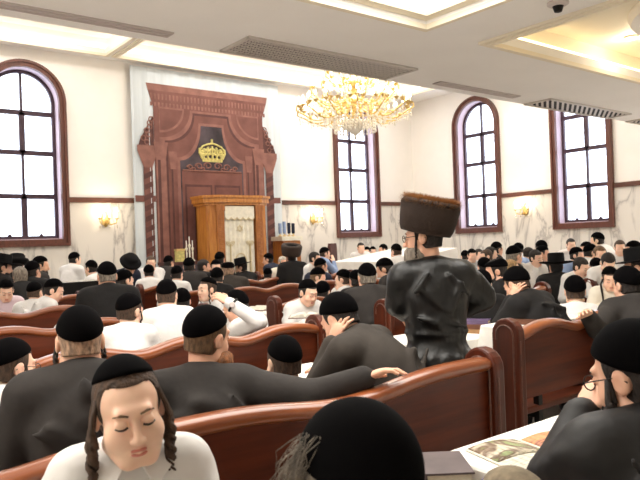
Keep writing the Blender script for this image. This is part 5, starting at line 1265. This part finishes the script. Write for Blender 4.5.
far = [
 # label, x, y, Z, rel, look, s, top, material, hat, hair, kid, extra
 ('dark-suited man with bare dark hair, second from the third window, leaning right', 497, 250, 10.95, 60, 50, 1, 'jacket', wool_char, 'skullcap', 'dark', 0, dict(lean=25)),
 ('dark-haired boy in profile close beside the dark-suited man under the third window', 491, 254, 10.2, 80, 85, .85, 'jacket', wool_navy, None, 'dark', 1, {}),
 ('boy with light brown hair bowed low under the third window', 486, 257, 9.75, -120, -110, .85, 'shirt', shirt_m, None, 'brown', 1, dict(lean=20)),
 ('small dark head at the far end of the table below the third window', 465, 257, 12.3, -20, -20, .85, 'jacket', wool_black, 'skullcap', 'dark', 1, {}),
 ('pale-faced boy behind the violet books at the far table', 472, 256, 11.4, 170, 160, .82, 'shirt', shirt_m, 'skullcap', 'dark', 1, {}),
 ('far small boy beside the window casing, dark hair, sitting low', 479, 255, 12.0, 150, 140, .82, 'shirt', shirt_pink, None, 'dark', 1, {}),
 ('dark-haired boy in front of the marble vein under the wall lamp', 518, 250, 11.5, -60, -50, .9, 'shirt', shirt_m, 'skullcap', 'dark', 1, {}),
 ('boy in light blue shirt bent over the far table under the wall lamp', 529, 254, 11.0, 70, 60, .85, 'shirt', shirt_blue, None, 'dark', 1, dict(lean=30)),
 ('small boy with round dark hair below the wall lamp', 516, 257, 8.9, 160, 150, .8, 'shirt', shirt_m, 'skullcap', 'dark', 1, {}),
 ('man in dark clothes and skullcap just beyond the tall hat', 541, 249, 10.2, -40, -40, 1, 'jacket', wool_black, 'skullcap', 'dark', 0, dict(beard=('dark', .06))),
 ('second dark-clothed person beside the tall hat, slightly lower', 543, 254, 10.0, 100, 100, .95, 'jacket', wool_black, 'skullcap', 'dark', 0, {}),
 ('boy in white facing us between the tall hat and the fourth window', 571, 245, 11.3, 172, 165, .92, 'shirt', shirt_m, None, 'dark', 1, dict(lean=4)),
 ('bowed boy in blue and black skullcap under the fourth window', 577, 256, 9.2, 120, 110, .82, 'shirt', shirt_blue, 'skullcap', 'dark', 1, dict(lean=24)),
 ('boy with thick dark hair and bowed face, one of two under the fourth window', 586, 250, 10.1, -110, -120, .9, 'shirt', shirt_m, 'skullcap', 'brown', 1, dict(lean=15)),
 ('dark-haired boy showing his ear beside the bowed boy under the fourth window', 591, 253, 9.0, 50, 60, .9, 'shirt', shirt_m, 'skullcap', 'dark', 1, {}),
 ('boy in loose white shirt bending over at the marble wall, tallest there', 597, 241, 10.2, -70, -80, .98, 'shirt', shirt_m, 'skullcap', 'dark', 1, dict(lean=38, stand=False)),
 ('fair-haired boy facing us in front of the loose white shirt', 600, 255, 8.2, 165, 160, .86, 'shirt', shirt_m, None, 'lbrown', 1, {}),
 ('boy facing us alone against the marble near the right edge', 620, 248, 9.5, 178, 175, .9, 'shirt', shirt_m, None, 'brown', 1, dict(lean=4)),
 ('dark-haired man in profile looking left near the right edge', 633, 251, 8.85, -80, -95, 1, 'shirt', shirt_m, 'skullcap', 'dark', 0, {}),
 ('boy bowing so only his dark hair shows, before the dark-locked boy', 608, 263, 7.3, 150, 165, .82, 'shirt', shirt_m, None, 'dark', 1, dict(lean=35, nod=45)),
 ('boy in white behind the reading table, facing us', 361, 248, 15.0, 175, 165, 1, 'shirt', shirt_m, None, 'dark', 1, dict(lean=4, stand=True, hands=('front', 'front'))),
 ('dark-haired child peeping over the reading table, nearer the white boy', 367, 252, 15.6, -170, -160, .9, 'jacket', wool_black, 'skullcap', 'dark', 1, dict(stand=True, lean=4, hands=('front', 'front'))),
 ('dark-haired child peeping over the reading table, nearer the bearded man', 373, 251.5, 16.2, 170, 165, .9, 'jacket', wool_black, 'skullcap', 'dark', 1, dict(stand=True, lean=4, hands=('front', 'front'))),
 ('bearded man in dark suit at the far end of the reading table', 383, 250, 15.2, -130, -110, 1, 'jacket', wool_black, 'skullcap', 'dark', 0, dict(beard=('dark', .08), lean=10, stand=True, hands=('front', 'front'))),
 ('boy in white shirt from behind leaning on the reading table, beside the standing man', 396, 252, 10.4, -30, -40, .95, 'shirt', shirt_m, 'skullcap', 'brown', 1, dict(lean=20)),
 ('boy leaning over the reading table with a blue-grey sleeve', 325, 254, 12.4, 55, 70, .95, 'shirt', shirt_blue, 'skullcap', 'brown', 1, dict(lean=25, hands=('table', (.12, .5, 1.16)))),
 ('small dark-haired boy left of the reading table corner', 315, 259, 10.4, 120, 110, .82, 'shirt', shirt_m, None, 'dark', 1, {}),
 ('man in skullcap and dark suit before the corner of the reading table', 321, 267, 9.85, 40, 55, .98, 'jacket', wool_navy, 'skullcap', 'brown', 0, {}),
 ('boy in skullcap bending down above the reading boy', 318, 278, 7.9, 60, 95, .82, 'shirt', shirt_m, 'skullcap', 'lbrown', 1, dict(nod=25)),
 ('round dark head between the reading boy and the grey jacket', 323, 293, 7.05, 0, 20, .8, 'jacket', wool_black, 'deepcap', 'dark', 1, {}),
 ('boy in white shirt with his hand at his mouth, right of the reading boy', 343, 280, 7.75, 40, -70, .85, 'shirt', shirt_m, 'skullcap', 'brown', 1, dict(hands=('face', 'table'))),
 ('head in skullcap half hidden behind the broad grey jacket', 356, 281, 7.65, -20, -20, .95, 'jacket', wool_black, 'skullcap', 'dark', 0, {}),
 ('broad man in charcoal jacket and skullcap seen from behind, left of the standing man', 367, 278, 6.05, -25, -15, 1.0, 'jacket', wool_char, 'skullcap', 'grey', 0, dict(g=1.12, lean=10)),
 ('man in grey jacket bowed deeply beside the standing man\'s arm', 385, 270, 7.6, -55, -75, 1.0, 'jacket', wool_char, 'skullcap', 'dark', 0, dict(lean=34, nod=30)),
 ('white-haired person in front of the oak cabinet beside the fur hat', 283, 263, 12.2, 170, 150, 1.0, 'shirt', shirt_cream, None, 'white', 0, {}),
 ('man in dark navy jacket and skullcap turned left before the oak ark', 268, 260, 13.2, -60, -75, 1.0, 'jacket', wool_navy, 'skullcap', 'dark', 0, dict(hands=('front', 'table'))),
 ('boy with white collar below the navy-jacketed man', 268, 275, 11.5, 0, 10, .85, 'shirt', shirt_m, 'skullcap', 'dark', 1, {}),
 ('man in black brimmed hat in front of the white embroidered curtain', 241, 268, 11.2, -40, -80, 1.0, 'jacket', wool_black, 'brim', 'dark', 0, dict(beard=('dark', .06))),
 ('man in broad black cap and grey jacket from behind, below the oak ark', 228, 271, 9.1, -15, -10, 1.0, 'jacket', wool_brown, 'flatcap', 'shaved', 0, dict(g=1.15)),
 ('dark-capped head right in front of the oak ark column', 220, 260, 11.0, 10, 20, 1.0, 'jacket', wool_black, 'skullcap', 'dark', 0, {}),
 ('pale face under a dark cap left of the broad black cap', 216, 268, 9.8, 170, 175, .9, 'jacket', wool_black, 'skullcap', 'dark', 1, {}),
 ('round black skullcap low in front of the grey jacket', 217, 278, 8.0, -10, 0, .8, 'jacket', wool_black, 'deepcap', 'dark', 1, {}),
 ('man in profile with dark jacket and white collar left of the oak ark', 204, 267, 10.65, 40, 80, 1.0, 'jacket', wool_char, None, 'dark', 0, {}),
 ('man in charcoal jacket and skullcap from behind, in front of the side stand', 189, 267, 9.6, -5, 0, 1.0, 'jacket', wool_char, 'skullcap', 'dark', 0, dict(g=1.1)),
 ('dark skullcap low beside the charcoal jacket, white collar', 177, 275, 8.8, 10, 20, .82, 'shirt', shirt_m, 'skullcap', 'dark', 1, {}),
 ('bowed man in grey jacket below the ark curtain\'s dark column', 169, 263, 12.15, 30, 40, 1.0, 'jacket', wool_char, 'skullcap', 'dark', 0, dict(lean=28)),
 ('boy in white holding his face in both hands below the ark curtain', 151, 263, 10.9, 175, 178, .95, 'shirt', shirt_m, None, 'brown', 1, dict(hands=('face', 'face'))),
 ('dark-haired boy in white from behind, below the one holding his face', 149, 273, 10.15, 0, 0, .85, 'shirt', shirt_m, 'deepcap', 'dark', 1, {}),
 ('man bowing in a big round black hat beside the marble wall', 130, 266, 10.4, 140, 160, 1.0, 'jacket', wool_navy, 'roundhat', 'dark', 0, dict(nod=38, lean=25)),
 ('boy in white shirt and black skullcap in profile beside the old man', 125, 281, 7.35, 30, 60, .85, 'shirt', shirt_m, 'deepcap', 'dark', 1, {}),
 ('boy with high pale forehead and sidelock looking left, centre left', 207, 290, 6.6, -120, -125, .85, 'shirt', shirt_m, 'smallcap', 'brown', 1, dict(locks=(.10, 2, .012), lockcol='dark', nod=2, eyes=True)),
 ('man in white shirt with wristwatch raising clasped hands to his face', 236, 308, 5.0, -60, -75, .95, 'shirt', shirt_m, 'deepcap', 'dark', 0, dict(lean=22, hands=(('w', *[float(q) for q in at_depth(228, 302, 4.62)]), 'face'), elbows=(at_depth(259, 322, 4.6), None), nod=28, lvl=1, curl=60)),
 ('boy in white shirt from behind with broad back, in the second row', 167, 296, 5.0, -20, 10, .84, 'shirt', shirt_m, 'skullcap', 'brown', 1, dict(g=1.15, lean=14)),
 ('boy with brown hair in profile leaning on the second bench', 130, 312, 4.4, -5, 42, .84, 'shirt', shirt_m, 'skullcap', 'brown', 1, dict(lean=14, locks=(.09, 2, .010), lockcol='dark')),
 ('round dark head low between the broad-backed boy and the watching boy', 182, 302, 6.1, 0, 0, .8, 'jacket', wool_black, 'deepcap', 'dark', 1, {}),
 ('grey-haired man in black jacket and velvet skullcap from behind, upper left block', 107, 277, 5.9, -8, -8, 1.0, 'jacket', wool_black, 'skullcap', 'grey', 0, dict(g=1.12, haircut='shaved')),
 ('boy in white shirt standing bent over against the marble, far left', 75, 260, 10.8, 40, 60, .95, 'shirt', shirt_m, 'skullcap', 'dark', 1, dict(lean=14)),
 ('boy in white shirt and skullcap beside the old man\'s head', 91, 269, 9.4, -60, -45, .85, 'shirt', shirt_m, 'skullcap', 'dark', 1, {}),
 ('man in black brimmed hat in profile at the far left edge', 3, 268, 8.2, 60, 80, 1.0, 'jacket', wool_black, 'brim', 'dark', 0, dict(beard=('dark', .05))),
 ('person in a dark fluffy round hat near the far left edge', 17, 267, 9.3, -10, 0, 1.0, 'jacket', wool_black, 'roundhat', 'dark', 0, {}),
 ('man in black jacket and skullcap seen from behind, left, below the arched window', 33, 272, 8.1, 20, 40, 1.0, 'jacket', wool_black, 'skullcap', 'dark', 0, dict(g=1.08)),
 ('man in dark suit and skullcap in profile facing right below the arched window', 41, 266, 9.0, 60, 95, 1.0, 'jacket', wool_char, 'skullcap', 'dark', 0, dict(beard=('dark', .07))),
 ('grey-capped person bent low between the dark hats, far left', 20, 277, 7.9, -20, -10, .95, 'jacket', wool_black, None, 'grey', 0, dict(lean=26, haircut='full')),
 ('boy in pinkish shirt and black cap facing us, far left edge', 6, 291, 7.2, 170, 175, .82, 'shirt', shirt_pink, 'skullcap', 'brown', 1, dict(nod=30, lean=16)),
 ('brown-haired boy in white shirt from behind leaning over the left bench', 35, 293, 7.2, 5, 30, .84, 'shirt', shirt_m, 'skullcap', 'brown', 1, dict(lean=20)),
 ('boy in black skullcap looking down right beside the brown-haired boy, far left', 54, 291, 6.8, 70, 100, .84, 'shirt', shirt_m, 'skullcap', 'dark', 1, dict(nod=25, lean=15)),
 ('boy in white shirt reading an open book at the rounded bench end', 308, 293, 6.0, 150, 140, .84, 'shirt', shirt_m, 'skullcap', 'dark', 1, dict(nod=22, lean=10, hands=((-.10, .27, .82), (.10, .27, .82)), eyes=True, lvl=2)),
]
INFO = {}
for lb, x, y, Z, rel, look, s, top, mm, hat, hair, kid, ex in far:
    k = dict(nod=12, lean=10); k.update(ex)
    INFO[lb] = person(lb, x, y, Z, rel, look, s=s, top=top, mat_=mm, hat=hat, hair=hair, kid=bool(kid), **k)
sh, SH = person('seated man in brown fur hat and black coat facing away, near the oak cabinet', 291, 257, 11.2, -20, -25, 6, 0, hat=None, hair='dark', mat_=wool_black, hands=('table', 'table'), lean=6, g=1.1, beard=('dark', .08), group='men in fur hats')
shtreimel(sh, SH['M'], .17, False)
ww, WI = INFO['man in white shirt with wristwatch raising clasped hands to his face']
e0, e1 = WI['W'](at_depth(259, 322, 4.6)), WI['W'](at_depth(228, 302, 4.62)); dd = Vector((e1-e0)/np.linalg.norm(e1-e0)); c0 = Vector(e0)*.16+Vector(e1)*.84
ax1 = dd.orthogonal().normalized(); ax2 = dd.cross(ax1)
wm = MB().tube([c0+(ax1*math.cos(2*PI*k/16)+ax2*math.sin(2*PI*k/16))*.046 for k in range(17)], .009, 6).build('watch_strap', black_metal, ww, True)
fc = MB().lathe([(.018, -.004), (.021, .0), (.018, .006)], 14); to_cam = Vector(WI['W']((0, 0, CAM_Z)))-c0; to_cam = (to_cam-dd*to_cam.dot(dd)).normalized()
fo = fc.build('watch_face', slot_m, wm); fo.rotation_euler = to_cam.to_track_quat('Z', 'Y').to_euler(); fo.location = c0+to_cam*.050
# small things people hold or wear
rb = INFO['boy in white shirt reading an open book at the rounded bench end'][0]
p = at_depth(306, 317, 5.55); o = open_book(float(p[0]), float(p[1]), float(p[2]), -.7, .13, .20, 'brown', 'open book held by the boy at the rounded bench end', .0)
